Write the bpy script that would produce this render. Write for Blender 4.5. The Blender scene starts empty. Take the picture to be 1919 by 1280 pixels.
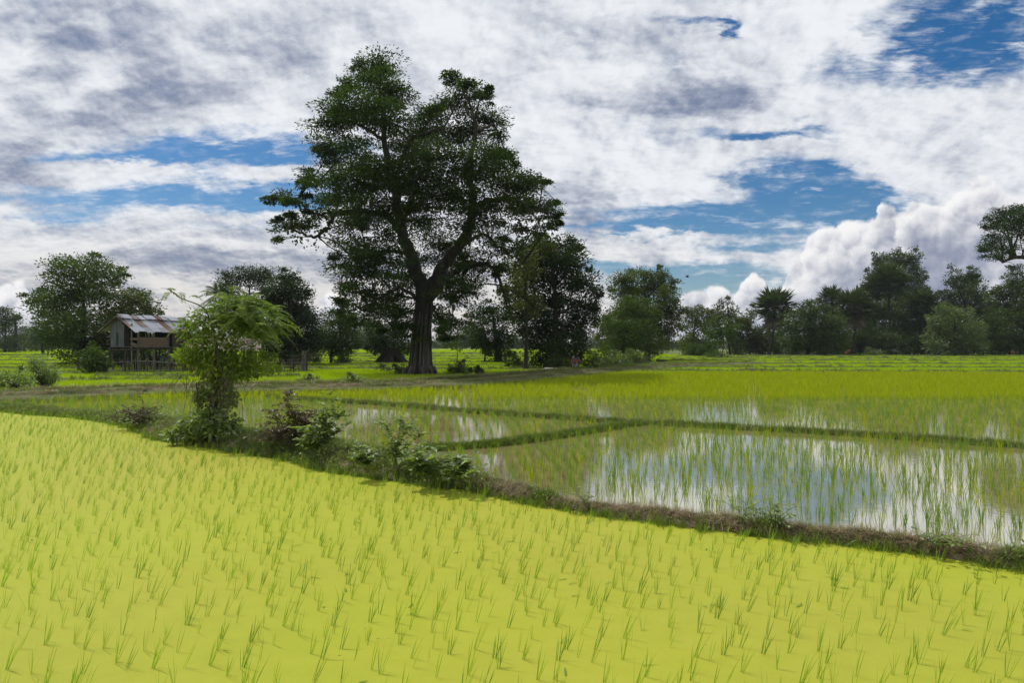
import bpy, math, random
import numpy as np
from mathutils import Vector

R = math.radians
rng = np.random.default_rng(7)
random.seed(7)
scene = bpy.context.scene
COL = scene.collection
F = 1279.0          # focal length in photo pixels
CX, HY = 959.5, 645.0
CAM_H = 2.0

def gp(px, py, z=0.0):
    d = (CAM_H - z) * F / (py - HY)
    return ((px - CX) / F * d, d, z)

def wp(px, py, d):
    return np.array([(px - CX) / F * d, d, CAM_H + d * (HY - py) / F])

# ------------------------------------------------------------------ mesh helpers
def mesh_np(name, verts, quads=None, tris=None, mat=None, smooth=False):
    me = bpy.data.meshes.new(name)
    verts = np.asarray(verts, dtype=np.float32).reshape(-1, 3)
    nq = 0 if quads is None else len(quads)
    nt = 0 if tris is None else len(tris)
    me.vertices.add(len(verts))
    me.vertices.foreach_set("co", verts.ravel())
    loops = []
    if nq: loops.append(np.asarray(quads, dtype=np.int32).ravel())
    if nt: loops.append(np.asarray(tris, dtype=np.int32).ravel())
    if loops:
        loops = np.concatenate(loops)
        me.loops.add(len(loops))
        me.loops.foreach_set("vertex_index", loops)
        starts = np.concatenate([np.arange(nq) * 4, nq * 4 + np.arange(nt) * 3]).astype(np.int32)
        me.polygons.add(nq + nt)
        me.polygons.foreach_set("loop_start", starts)
        me.polygons.foreach_set("use_smooth", np.full(nq + nt, smooth, dtype=bool))
    me.update(calc_edges=True)
    me.validate()
    if mat: me.materials.append(mat)
    return me

class MB:
    """collects quads / tris of one mesh"""
    def __init__(self): self.v = []; self.q = []; self.t = []; self.n = 0
    def add(self, v, q=None, t=None):
        v = np.asarray(v, float).reshape(-1, 3)
        if q is not None and len(q): self.q.append(np.asarray(q, int) + self.n)
        if t is not None and len(t): self.t.append(np.asarray(t, int) + self.n)
        self.v.append(v); self.n += len(v)
    def box(self, c, s, rot=None):
        x, y, z = [k / 2 for k in s]
        v = np.array([[-x,-y,-z],[x,-y,-z],[x,y,-z],[-x,y,-z],[-x,-y,z],[x,-y,z],[x,y,z],[-x,y,z]])
        if rot is not None: v = v @ np.asarray(rot).T
        self.add(v + np.asarray(c), [[0,3,2,1],[4,5,6,7],[0,1,5,4],[1,2,6,5],[2,3,7,6],[3,0,4,7]])
    def beam(self, a, b, w, h=None):
        a = np.asarray(a, float); b = np.asarray(b, float); h = h or w
        d = b - a; L = np.linalg.norm(d); d = d / L
        up = np.array([0,0,1.]) if abs(d[2]) < .95 else np.array([1.,0,0])
        s = np.cross(d, up); s /= np.linalg.norm(s); u = np.cross(s, d)
        self.box((a + b) / 2, (L, w, h), np.stack([d, s, u], 1))
    def tube(self, pts, radii, sides=6, cap=True):
        v, q = tube(pts, radii, sides)
        self.add(v, q)
    def mesh(self, name, mat, smooth=False):
        v = np.concatenate(self.v) if self.v else np.zeros((0, 3))
        return mesh_np(name, v, np.concatenate(self.q) if self.q else None,
                       np.concatenate(self.t) if self.t else None, mat, smooth)

def tube(pts, radii, sides=6):
    pts = np.asarray(pts, float); n = len(pts)
    radii = np.broadcast_to(np.asarray(radii, float), (n,))
    t = np.gradient(pts, axis=0); t /= np.linalg.norm(t, axis=1, keepdims=True) + 1e-9
    ref = np.array([1., 0.1, 0.05]) if abs(t[:, 0]).mean() < .7 else np.array([0.05, 0.1, 1.])
    s = np.cross(t, ref); s /= np.linalg.norm(s, axis=1, keepdims=True) + 1e-9
    u = np.cross(t, s)
    a = np.linspace(0, 2 * np.pi, sides, endpoint=False)
    ring = (s[:, None] * np.cos(a)[None, :, None] + u[:, None] * np.sin(a)[None, :, None]) * radii[:, None, None]
    v = (pts[:, None] + ring).reshape(-1, 3)
    q = []
    for i in range(n - 1):
        for k in range(sides):
            k2 = (k + 1) % sides
            q.append([i * sides + k, i * sides + k2, (i + 1) * sides + k2, (i + 1) * sides + k])
    return v, np.array(q)

def curve(pts, n=10):
    """Catmull-Rom through points"""
    p = np.asarray(pts, float)
    if len(p) == 2: return np.linspace(p[0], p[1], n)
    P = np.vstack([2 * p[0] - p[1], p, 2 * p[-1] - p[-2]])
    out = []
    for i in range(1, len(P) - 2):
        for t in np.linspace(0, 1, n, endpoint=False):
            a, b, c, d = P[i-1], P[i], P[i+1], P[i+2]
            out.append(.5 * (2*b + (c-a)*t + (2*a-5*b+4*c-d)*t*t + (3*b-a-3*c+d)*t**3))
    out.append(p[-1])
    return np.array(out)

def vnoise(x, y, seed=0):
    """smooth value noise, numpy"""
    x = np.asarray(x, float); y = np.asarray(y, float)
    xi = np.floor(x).astype(int); yi = np.floor(y).astype(int)
    fx = x - xi; fy = y - yi; fx = fx*fx*(3-2*fx); fy = fy*fy*(3-2*fy)
    def h(a, b):
        n = (a * 374761393 + b * 668265263 + seed * 974711) & 0x7fffffff
        n = ((n ^ (n >> 13)) * 1274126177) & 0x7fffffff
        return ((n ^ (n >> 16)) & 0xffff) / 65535.0
    return (h(xi,yi)*(1-fx)+h(xi+1,yi)*fx)*(1-fy)+(h(xi,yi+1)*(1-fx)+h(xi+1,yi+1)*fx)*fy
def fbm(x, y, seed=0, o=4):
    r = 0; a = .5; s = 0
    for k in range(o):
        r = r + a * vnoise(np.asarray(x) * 2**k, np.asarray(y) * 2**k, seed + k); s += a; a *= .5
    return r / s

def inpoly(x, y, poly):
    x = np.asarray(x); y = np.asarray(y); c = np.zeros(x.shape, bool)
    P = np.asarray(poly)[:, :2]; j = len(P) - 1
    for i in range(len(P)):
        xi, yi = P[i]; xj, yj = P[j]
        m = ((yi > y) != (yj > y)) & (x < (xj - xi) * (y - yi) / ((yj - yi) + 1e-12) + xi)
        c ^= m; j = i
    return c

# ------------------------------------------------------------------ object helpers
def link(name, me, parent=None, loc=None):
    o = bpy.data.objects.new(name, me); COL.objects.link(o)
    if parent: o.parent = parent
    if loc is not None: o.location = loc
    return o
def tag(o, label=None, cat=None, group=None, kind=None):
    if label: o["label"] = label
    if cat: o["category"] = cat
    if group: o["group"] = group
    if kind: o["kind"] = kind
    return o
def thing(name, label, cat, loc=(0, 0, 0), rotz=0, group=None):
    o = bpy.data.objects.new(name, None); COL.objects.link(o)
    o.location = loc; o.rotation_euler = (0, 0, rotz)
    o.empty_display_size = .2
    return tag(o, label, cat, group)
def structure(name, me):
    return tag(link(name, me), kind="structure")

# ------------------------------------------------------------------ materials
def new_mat(name):
    m = bpy.data.materials.new(name); m.use_nodes = True
    nt = m.node_tree; nt.nodes.clear()
    out = nt.nodes.new("ShaderNodeOutputMaterial")
    return m, nt, out
def N(nt, typ, **kw):
    n = nt.nodes.new(typ)
    for k, v in kw.items():
        if k.startswith("i_"):
            key = k[2:]; n.inputs[int(key) if key.isdigit() else key].default_value = v
        else: setattr(n, k, v)
    return n
def ramp(nt, fac, stops):
    r = nt.nodes.new("ShaderNodeValToRGB")
    e = r.color_ramp.elements
    while len(e) < len(stops): e.new(.5)
    for el, (p, c) in zip(e, stops):
        el.position = p; el.color = (*c, 1) if len(c) == 3 else c
    nt.links.new(fac, r.inputs[0])
    return r.outputs[0]

def leaf_mat(name, dark, light, transl=.35, gloss=.05, rough=.4, scale=.6, yellow=None, tint=None):
    """leaf: diffuse + translucent + a little gloss; tone varies per leaf and in big clumps"""
    m, nt, out = new_mat(name); L = nt.links.new
    geo = N(nt, "ShaderNodeNewGeometry")
    pos = N(nt, "ShaderNodeTexCoord")
    noi = N(nt, "ShaderNodeTexNoise", i_Scale=scale, i_Detail=2.0)
    L(pos.outputs["Object"], noi.inputs["Vector"])
    mix = N(nt, "ShaderNodeMath", operation="MULTIPLY_ADD"); mix.inputs[1].default_value = .55
    L(geo.outputs["Random Per Island"], mix.inputs[0])
    m2 = N(nt, "ShaderNodeMath", operation="MULTIPLY_ADD"); m2.inputs[1].default_value = 1.1; m2.inputs[2].default_value = -.32
    L(noi.outputs[0], m2.inputs[0]); L(m2.outputs[0], mix.inputs[2])
    stops = [(.0, dark), (.85, light)]
    if yellow: stops = [(.0, dark), (.75, light), (.97, yellow)]
    col = ramp(nt, mix.outputs[0], stops)
    d = N(nt, "ShaderNodeBsdfDiffuse"); t = N(nt, "ShaderNodeBsdfTranslucent")
    L(col, d.inputs[0])
    br = N(nt, "ShaderNodeMix", data_type="RGBA", blend_type="MULTIPLY"); br.inputs[0].default_value = 1
    br.inputs[7].default_value = (*(tint or (1.5, 1.6, .55)), 1)
    L(col, br.inputs[6]); L(br.outputs[2], t.inputs[0])
    a = N(nt, "ShaderNodeMixShader"); a.inputs[0].default_value = transl
    L(d.outputs[0], a.inputs[1]); L(t.outputs[0], a.inputs[2])
    g = N(nt, "ShaderNodeBsdfGlossy"); g.inputs["Roughness"].default_value = rough
    b = N(nt, "ShaderNodeMixShader"); b.inputs[0].default_value = gloss
    L(a.outputs[0], b.inputs[1]); L(g.outputs[0], b.inputs[2]); L(b.outputs[0], out.inputs[0])
    return m

def rough_mat(name, stops, scale=3.0, rough=.9, bump=.3, detail=6, stretch=(1, 1, 1), spec=.2, coords="Object", bscale=None):
    m, nt, out = new_mat(name); L = nt.links.new
    tc = N(nt, "ShaderNodeTexCoord"); mp = N(nt, "ShaderNodeMapping"); mp.inputs["Scale"].default_value = stretch
    L(tc.outputs[coords], mp.inputs[0])
    n1 = N(nt, "ShaderNodeTexNoise", i_Scale=scale, i_Detail=float(detail), i_Roughness=.65)
    L(mp.outputs[0], n1.inputs["Vector"])
    n2 = N(nt, "ShaderNodeTexNoise", i_Scale=bscale or scale * 6, i_Detail=4.0)
    L(mp.outputs[0], n2.inputs["Vector"])
    p = N(nt, "ShaderNodeBsdfPrincipled"); p.inputs["Roughness"].default_value = rough
    p.inputs["Specular IOR Level"].default_value = spec
    L(ramp(nt, n1.outputs[0], stops), p.inputs["Base Color"])
    b = N(nt, "ShaderNodeBump"); b.inputs["Strength"].default_value = bump; b.inputs["Distance"].default_value = .05
    L(n2.outputs[0], b.inputs["Height"]); L(b.outputs[0], p.inputs["Normal"])
    L(p.outputs[0], out.inputs[0])
    return m

def plain(name, col, rough=.6, metal=0.0):
    return rough_mat(name, [(.3, tuple(c * .75 for c in col)), (.7, col)], 8, rough, .1)

M = {}
M["bark"] = rough_mat("bark", [(.3, (.018, .016, .013)), (.7, (.06, .054, .044))], 2.5, .9, .8, 6, (1, 1, .25))
M["bark_pale"] = rough_mat("bark_pale", [(.3, (.045, .04, .034)), (.7, (.14, .125, .105))], 3, .9, .9, 6, (1.4, 1.4, .12))
M["leaf_hero"] = leaf_mat("leaf_hero", (.017, .035, .010), (.052, .088, .018), .30, .015, scale=.35)
M["leaf_dark"] = leaf_mat("leaf_dark", (.018, .034, .013), (.040, .068, .021), .25, .015, scale=.45)
M["leaf_mid"] = leaf_mat("leaf_mid", (.026, .050, .013), (.080, .122, .026), .30, .015, scale=.5)
M["leaf_warm"] = leaf_mat("leaf_warm", (.032, .052, .012), (.10, .125, .026), .32, .015, scale=.5)
M["leaf_far"] = leaf_mat("leaf_far", (.019, .036, .013), (.078, .112, .030), .25, .015, scale=.3)
M["leaf_bush"] = leaf_mat("leaf_bush", (.04, .065, .022), (.11, .15, .04), .35, .05, scale=1.2)
M["leaf_weed"] = leaf_mat("leaf_weed", (.075, .115, .04), (.23, .30, .095), .50, .055, .5, scale=3)
M["leaf_sap"] = leaf_mat("leaf_sap", (.055, .10, .014), (.19, .27, .034), .45, .03, .5, scale=2.5, yellow=(.24, .26, .04))
M["leaf_dry"] = leaf_mat("leaf_dry", (.05, .038, .022), (.17, .13, .08), .25, .05, scale=3, tint=(1.2, 1.1, .9))
M["palm"] = leaf_mat("palm", (.024, .044, .016), (.070, .098, .034), .22, .03, .5, scale=.8)
M["palm_dry"] = leaf_mat("palm_dry", (.06, .05, .035), (.17, .145, .105), .2, .04, scale=.8, tint=(1.1, 1, .9))
M["rice_near"] = leaf_mat("rice_near", (.13, .24, .014), (.32, .46, .026), .48, .05, .35, scale=5, tint=(1.25, 1.3, .5))
M["rice_near2"] = leaf_mat("rice_near2", (.08, .17, .016), (.22, .35, .03), .42, .05, .35, scale=5, tint=(1.2, 1.3, .5))
M["rice_wet"] = leaf_mat("rice_wet", (.20, .28, .008), (.40, .48, .014), .50, .015, .35, scale=5, tint=(1.25, 1.25, .5))
M["rice_row"] = leaf_mat("rice_row", (.09, .185, .010), (.22, .35, .018), .48, .05, .35, scale=5, tint=(1.2, 1.3, .5))
M["rice_far"] = leaf_mat("rice_far", (.25, .37, .006), (.44, .56, .010), .50, .012, .5, scale=2, tint=(1.2, 1.25, .4))
M["grass"] = leaf_mat("grass", (.055, .092, .016), (.17, .23, .038), .40, .05, .4, scale=2)
M["grass_dry"] = leaf_mat("grass_dry", (.13, .10, .055), (.36, .29, .17), .3, .04, scale=3, tint=(1.1, 1.05, .8))
M["wood"] = rough_mat("wood", [(.3, (.085, .075, .066)), (.7, (.21, .19, .17))], 5, .85, .35, 6, (1, 1, .15))
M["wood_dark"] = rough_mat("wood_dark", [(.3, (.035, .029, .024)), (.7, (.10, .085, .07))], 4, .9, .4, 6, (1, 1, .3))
M["wood_grey"] = rough_mat("wood_grey", [(.3, (.06, .06, .062)), (.7, (.19, .19, .20))], 4, .85, .3, 6, (3, 3, .3))
M["wood_red"] = rough_mat("wood_red", [(.3, (.10, .068, .052)), (.7, (.22, .155, .12))], 5, .85, .3, 6, (.4, .4, 4))

# corrugated, partly rusted roofing: object X runs along the ridge
def roof_mat():
    m, nt, out = new_mat("corrugated_tin"); L = nt.links.new
    tc = N(nt, "ShaderNodeTexCoord"); sx = N(nt, "ShaderNodeSeparateXYZ"); L(tc.outputs["Object"], sx.inputs[0])
    # sheets 0.75 m wide get their own colour
    fl = N(nt, "ShaderNodeMath", operation="MULTIPLY"); fl.inputs[1].default_value = 1 / .72; L(sx.outputs[0], fl.inputs[0])
    f2 = N(nt, "ShaderNodeMath", operation="FLOOR"); L(fl.outputs[0], f2.inputs[0])
    fy = N(nt, "ShaderNodeMath", operation="GREATER_THAN"); fy.inputs[1].default_value = 1.30; L(sx.outputs[1], fy.inputs[0])
    f3 = N(nt, "ShaderNodeMath", operation="MULTIPLY_ADD"); f3.inputs[1].default_value = 7.3; L(fy.outputs[0], f3.inputs[0]); L(f2.outputs[0], f3.inputs[2])
    wn = N(nt, "ShaderNodeTexWhiteNoise", noise_dimensions="1D"); L(f3.outputs[0], wn.inputs["W"])
    no = N(nt, "ShaderNodeTexNoise", i_Scale=1.6, i_Detail=6.0); L(tc.outputs["Object"], no.inputs["Vector"])
    ad = N(nt, "ShaderNodeMath", operation="MULTIPLY_ADD"); ad.inputs[1].default_value = .45; L(no.outputs[0], ad.inputs[0]); L(wn.outputs[0], ad.inputs[2])
    c = ramp(nt, ad.outputs[0], [(.20, (.10, .048, .032)), (.36, (.15, .095, .072)), (.48, (.20, .21, .225)), (.95, (.33, .35, .40))])
    p = N(nt, "ShaderNodeBsdfPrincipled"); p.inputs["Roughness"].default_value = .55; p.inputs["Metallic"].default_value = 0; p.inputs["Specular IOR Level"].default_value = .25
    L(c, p.inputs["Base Color"]); L(p.outputs[0], out.inputs[0])
    return m
M["roof"] = roof_mat()
M["roof_rust"] = rough_mat("rusty_tin", [(.35, (.07, .042, .032)), (.52, (.12, .085, .07)), (.66, (.22, .22, .235))], 1.3, .6, .1, 6, (1, .35, 1))
M["red_paint"] = plain("red_paint", (.20, .018, .014), .4)
M["black"] = plain("black_rubber", (.03, .03, .03), .6)
M["steel"] = plain("steel", (.22, .22, .235), .3)
M["white"] = plain("white_plastic", (.5, .5, .49), .6)
M["cloth_dark"] = plain("dark_cloth", (.015, .015, .018), .9)
M["cloth_blue"] = plain("blue_plastic", (.025, .05, .048), .8)
M["cow"] = plain("cow_hide", (.17, .075, .035), .8)
M["cow_grey"] = plain("buffalo_hide", (.12, .11, .105), .8)
M["clay"] = plain("clay", (.24, .11, .07), .8)
M["bird"] = plain("bird_feathers", (.03, .03, .035), .8)

# ground / water
def duckweed_mat():
    m, nt, out = new_mat("duckweed"); L = nt.links.new
    tc = N(nt, "ShaderNodeTexCoord")
    big = N(nt, "ShaderNodeTexNoise", i_Scale=.35, i_Detail=3.0); L(tc.outputs["Object"], big.inputs["Vector"])
    fine = N(nt, "ShaderNodeTexNoise", i_Scale=90.0, i_Detail=2.0); L(tc.outputs["Object"], fine.inputs["Vector"])
    mid = N(nt, "ShaderNodeTexNoise", i_Scale=4.0, i_Detail=6.0, i_Roughness=.7); L(tc.outputs["Object"], mid.inputs["Vector"])
    a = N(nt, "ShaderNodeMath", operation="MULTIPLY_ADD"); a.inputs[1].default_value = .35; L(fine.outputs[0], a.inputs[0])
    b = N(nt, "ShaderNodeMath", operation="MULTIPLY_ADD"); b.inputs[1].default_value = .45; L(mid.outputs[0], b.inputs[0])
    b2 = N(nt, "ShaderNodeMath", operation="MULTIPLY"); b2.inputs[1].default_value = .35; L(big.outputs[0], b2.inputs[0])
    L(b2.outputs[0], b.inputs[2]); L(b.outputs[0], a.inputs[2])
    c = ramp(nt, a.outputs[0], [(.30, (.248, .278, .019)), (.58, (.295, .325, .024)), (.80, (.335, .352, .033))])
    p = N(nt, "ShaderNodeBsdfPrincipled"); p.inputs["Roughness"].default_value = .7; p.inputs["Specular IOR Level"].default_value = .14
    tone = N(nt, "ShaderNodeTexNoise", i_Scale=.22, i_Detail=4.0); L(tc.outputs["Object"], tone.inputs["Vector"])
    tf = N(nt, "ShaderNodeMapRange"); tf.inputs[1].default_value = .40; tf.inputs[2].default_value = .66; L(tone.outputs[0], tf.inputs[0])
    tx = N(nt, "ShaderNodeMix", data_type="RGBA", blend_type="MULTIPLY"); tx.inputs[7].default_value = (1.04, .95, 1.4, 1)
    L(tf.outputs[0], tx.inputs[0]); L(c, tx.inputs[6]); c = tx.outputs[2]
    L(c, p.inputs["Base Color"])
    bp = N(nt, "ShaderNodeBump"); bp.inputs["Strength"].default_value = .25; bp.inputs["Distance"].default_value = .004
    L(fine.outputs[0], bp.inputs["Height"]); L(bp.outputs[0], p.inputs["Normal"])
    # small breaks in the carpet where the water shows
    hole = N(nt, "ShaderNodeTexNoise", i_Scale=2.6, i_Detail=5.0, i_Roughness=.75); hm = N(nt, "ShaderNodeMapping"); hm.inputs["Scale"].default_value = (1, 1.6, 1); hm.inputs["Location"].default_value = (3.1, 8.2, 0)
    L(tc.outputs["Object"], hm.inputs[0]); L(hm.outputs[0], hole.inputs["Vector"])
    hf = N(nt, "ShaderNodeMapRange", interpolation_type="SMOOTHSTEP"); hf.inputs[1].default_value = .675; hf.inputs[2].default_value = .70; L(hole.outputs[0], hf.inputs[0])
    w = N(nt, "ShaderNodeBsdfPrincipled"); w.inputs["Base Color"].default_value = (.10, .10, .05, 1); w.inputs["Roughness"].default_value = .05
    ms = N(nt, "ShaderNodeMixShader"); L(hf.outputs[0], ms.inputs[0]); L(p.outputs[0], ms.inputs[1]); L(w.outputs[0], ms.inputs[2])
    L(ms.outputs[0], out.inputs[0])
    return m
def water_mat():
    m, nt, out = new_mat("paddy_water"); L = nt.links.new
    tc = N(nt, "ShaderNodeTexCoord")
    n = N(nt, "ShaderNodeTexNoise", i_Scale=.8, i_Detail=5.0); L(tc.outputs["Object"], n.inputs["Vector"])
    p = N(nt, "ShaderNodeBsdfPrincipled")
    L(ramp(nt, n.outputs[0], [(.3, (.17, .145, .05)), (.7, (.28, .235, .10))]), p.inputs["Base Color"])
    p.inputs["Roughness"].default_value = .06; p.inputs["IOR"].default_value = 8.0
    r = N(nt, "ShaderNodeTexNoise", i_Scale=9.0, i_Detail=2.0); L(tc.outputs["Object"], r.inputs["Vector"])
    b = N(nt, "ShaderNodeBump"); b.inputs["Strength"].default_value = .05; b.inputs["Distance"].default_value = .01
    L(r.outputs[0], b.inputs["Height"]); L(b.outputs[0], p.inputs["Normal"]); L(p.outputs[0], out.inputs[0])
    return m
M["duckweed"] = duckweed_mat(); M["water"] = water_mat()
M["earth"] = rough_mat("earth", [(.3, (.075, .050, .032)), (.5, (.15, .105, .072)), (.7, (.235, .175, .125))], 3, .95, .7, 8, bscale=25)
M["grassy_earth"] = rough_mat("grassy_earth", [(.32, (.055, .075, .020)), (.5, (.085, .105, .030)), (.68, (.14, .115, .06))], 1.5, .95, .7, 8, bscale=22)
M["bund_earth"] = rough_mat("bund_earth", [(.32, (.075, .078, .03)), (.46, (.15, .115, .07)), (.66, (.27, .20, .14))], 1.6, .95, .8, 8, bscale=26)
M["track"] = rough_mat("track", [(.44, (.065, .085, .025)), (.54, (.14, .105, .07)), (.70, (.25, .18, .135))], .45, .95, .4, 8, bscale=15)
M["field"] = rough_mat("field", [(.3, (.16, .24, .012)), (.5, (.22, .30, .016)), (.7, (.25, .27, .022))], .25, .95, .3, 6, (1, 1, 1), bscale=6)
M["ground"] = rough_mat("ground", [(.3, (.075, .105, .022)), (.7, (.13, .15, .034))], .05, .95, .2, 8)

# ------------------------------------------------------------------ camera
cam = bpy.data.cameras.new("camera"); cam.lens = 24; cam.sensor_width = 36
cam.clip_end = 8000; cam.clip_start = .1; cam.shift_y = 5 / 1919
co = bpy.data.objects.new("camera", cam); COL.objects.link(co)
co.location = (0, 0, CAM_H); co.rotation_euler = (R(90), 0, 0)
scene.camera = co
scene.view_settings.view_transform = "Standard"
scene.view_settings.look = "None"
scene.view_settings.exposure = 0
scene.cycles.max_bounces = 6; scene.cycles.diffuse_bounces = 3; scene.cycles.transmission_bounces = 4
scene.cycles.caustics_reflective = False; scene.cycles.caustics_refractive = False

# ------------------------------------------------------------------ light
SUN_EL, SUN_AZ = R(58), R(-58)       # azimuth measured from +Y (view direction) towards +X
sd = Vector((math.sin(SUN_AZ) * math.cos(SUN_EL), math.cos(SUN_AZ) * math.cos(SUN_EL), math.sin(SUN_EL)))
sl = bpy.data.lights.new("sun", "SUN"); sl.energy = 3.3; sl.angle = R(.5); sl.color = (1, .955, .88)
so = bpy.data.objects.new("sun", sl); COL.objects.link(so); so.location = (0, 0, 60)
so.rotation_euler = sd.to_track_quat("Z", "Y").to_euler()

# ------------------------------------------------------------------ sky with clouds (world)
world = bpy.data.worlds.new("World"); scene.world = world; world.use_nodes = True
wt = world.node_tree; wt.nodes.clear()
class S:
    """tiny node DSL on float sockets"""
    def __init__(self, nt, s): self.nt = nt; self.s = s
    def _m(self, op, *o, clamp=False):
        n = self.nt.nodes.new("ShaderNodeMath"); n.operation = op; n.use_clamp = clamp
        for i, x in enumerate((self,) + o):
            if isinstance(x, S): self.nt.links.new(x.s, n.inputs[i])
            else: n.inputs[i].default_value = float(x)
        return S(self.nt, n.outputs[0])
    def __add__(s, o): return s._m("ADD", o)
    __radd__ = __add__
    def __sub__(s, o): return s._m("SUBTRACT", o)
    def __rsub__(s, o): return (s * -1.0) + o
    def __mul__(s, o): return s._m("MULTIPLY", o)
    __rmul__ = __mul__
    def __truediv__(s, o): return s._m("DIVIDE", o)
    def max(s, o): return s._m("MAXIMUM", o)
    def min(s, o): return s._m("MINIMUM", o)
    def abs(s): return s._m("ABSOLUTE")
    def clamp(s): return s._m("ADD", 0, clamp=True)
    def step(s, a, b, lo=0.0, hi=1.0):
        n = s.nt.nodes.new("ShaderNodeMapRange"); n.interpolation_type = "SMOOTHSTEP"
        s.nt.links.new(s.s, n.inputs[0])
        for i, x in zip((1, 2, 3, 4), (a, b, lo, hi)): n.inputs[i].default_value = x
        return S(s.nt, n.outputs[0])
def vec(nt, x, y, z=0.0):
    n = nt.nodes.new("ShaderNodeCombineXYZ")
    for i, k in enumerate((x, y, z)):
        if isinstance(k, S): nt.links.new(k.s, n.inputs[i])
        else: n.inputs[i].default_value = k
    return n.outputs[0]
def noise(nt, v, scale, detail=4, rough=.55, dist=0.0, lac=2.0):
    n = nt.nodes.new("ShaderNodeTexNoise"); nt.links.new(v, n.inputs["Vector"])
    n.inputs["Scale"].default_value = scale; n.inputs["Detail"].default_value = detail
    n.inputs["Roughness"].default_value = rough; n.inputs["Distortion"].default_value = dist
    n.inputs["Lacunarity"].default_value = lac
    return S(nt, n.outputs[0])
def puffs(nt, v, scale, detail=3, rough=.5):
    n = nt.nodes.new("ShaderNodeTexVoronoi"); n.feature = "F1"; n.voronoi_dimensions = "2D"
    nt.links.new(v, n.inputs["Vector"]); n.inputs["Scale"].default_value = scale
    n.inputs["Detail"].default_value = detail; n.inputs["Roughness"].default_value = rough
    n.normalize = True
    return 1.0 - S(nt, n.outputs[0])
def rgbmix(nt, f, a, b):
    n = nt.nodes.new("ShaderNodeMix"); n.data_type = "RGBA"; n.clamp_factor = True
    if isinstance(f, S): nt.links.new(f.s, n.inputs[0])
    else: n.inputs[0].default_value = f
    for i, k in ((6, a), (7, b)):
        if isinstance(k, tuple): n.inputs[i].default_value = (*k, 1)
        else: nt.links.new(k, n.inputs[i])
    return n.outputs[2]

tc = wt.nodes.new("ShaderNodeTexCoord"); sep = wt.nodes.new("ShaderNodeSeparateXYZ")
wt.links.new(tc.outputs["Generated"], sep.inputs[0])
dx, dy, dz = [S(wt, sep.outputs[i]) for i in range(3)]
ay = dy.abs().max(.12)
u0 = dx / ay; v0 = dz / ay                   # tangent coordinates of the direction
zz = dz.max(0.0) + .10
PX = dx / zz; PY = dy / zz                   # flat cloud layer overhead
P = vec(wt, PX, PY)
UV = vec(wt, u0, v0)
UVs = vec(wt, u0, v0 * 2.6)
w1 = noise(wt, UVs, 5.0, 5, .6) - .5
w2 = noise(wt, vec(wt, u0 + 7.3, v0 * 2.6 + 1.1), 5.0, 5, .6) - .5
w3 = noise(wt, UVs, 19.0, 4, .6) - .5
u = u0 + w1 * .22 + w3 * .07; v = v0 + w2 * .08 + w3 * .018
def U(px): return (px - CX) / F
def Vv(py): return (HY - py) / F
def blob(cx, cy, rx, ry, amp=1.0, uu=None, vv=None, soft=1.0):
    a = ((u if uu is None else uu) - U(cx)) * (F / rx); b = ((v if vv is None else vv) - Vv(cy)) * (F / ry)
    r2 = a * a + b * b
    if soft < 0: return (1.0 - r2._m('POWER', .5) * .60).max(0.0) * (amp * 1.45)
    return r2.step(0.0, soft * 2.3, amp, 0.0)
def total(lst):
    t = None
    for b in lst: t = blob(*b) if t is None else t + blob(*b)
    return t
# holes where blue shows
HS = .80
holes = total([(a_, b_, c_ * HS, d_ * HS, e_, None, None, -1.0) for a_, b_, c_, d_, e_ in [(330, 362, 330, 38, 1.3), (470, 288, 250, 46, 1.3), (190, 298, 150, 15, .8), (545, 372, 130, 22, .8), (110, 412, 120, 16, .62), (400, 430, 160, 10, .2),
               (1500, 322, 108, 38, 1.05), (1440, 248, 150, 16, .8), (1330, 397, 330, 17, .9), (1530, 372, 200, 26, 1.35), (1600, 400, 120, 22, .7), (1450, 425, 220, 15, .8), (1250, 420, 150, 12, .55), (1160, 497, 150, 13, .8), (1390, 455, 200, 16, .9), (1200, 425, 200, 12, .7), (1330, 535, 190, 44, 1.3),
               (1860, 60, 190, 80, 1.35), (1740, 120, 150, 40, .6), (1600, 130, 140, 70, .30), (1337, 52, 20, 22, .8), (1275, 35, 60, 8, .5), (1150, 35, 60, 14, .3), (1900, 500, 120, 30, .7), (200, 318, 130, 22, -.9), (500, 328, 130, 20, -.9), (300, 308, 110, 10, -.45), (1480, 268, 130, 12, -.5), (1640, 300, 90, 26, -.6), (1300, 365, 160, 12, -.5), (1190, 450, 200, 20, -.6)]])
dark = total([(60, 30, 170, 50, .62), (110, 110, 60, 60, .9), (260, 105, 80, 42, .75), (205, 235, 85, 45, .85), (290, 180, 90, 25, .6), (40, 200, 40, 35, .6), (350, 30, 110, 45, .35),
              (505, 80, 90, 50, .7), (330, 190, 110, 40, .5), (640, 30, 130, 40, .4), (420, 150, 120, 40, .5), (45, 340, 60, 55, .95), (20, 290, 50, 40, .5), (1265, 182, 165, 30, 1.0), (1330, 195, 100, 22, .7), (1310, 135, 26, 30, .5),
              (1195, 75, 90, 40, .75), (960, 110, 60, 30, .35), (1085, 380, 45, 55, .75), (1110, 430, 50, 40, .5), (1030, 250, 60, 25, .3), (470, 445, 110, 10, .45), (520, 490, 260, 16, .75), (330, 480, 200, 13, .6), (230, 500, 180, 18, .5),
              (420, 510, 120, 10, .5), (1010, 60, 80, 40, .35), (1850, 290, 130, 14, .3), (1760, 250, 150, 12, .25)])
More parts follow.
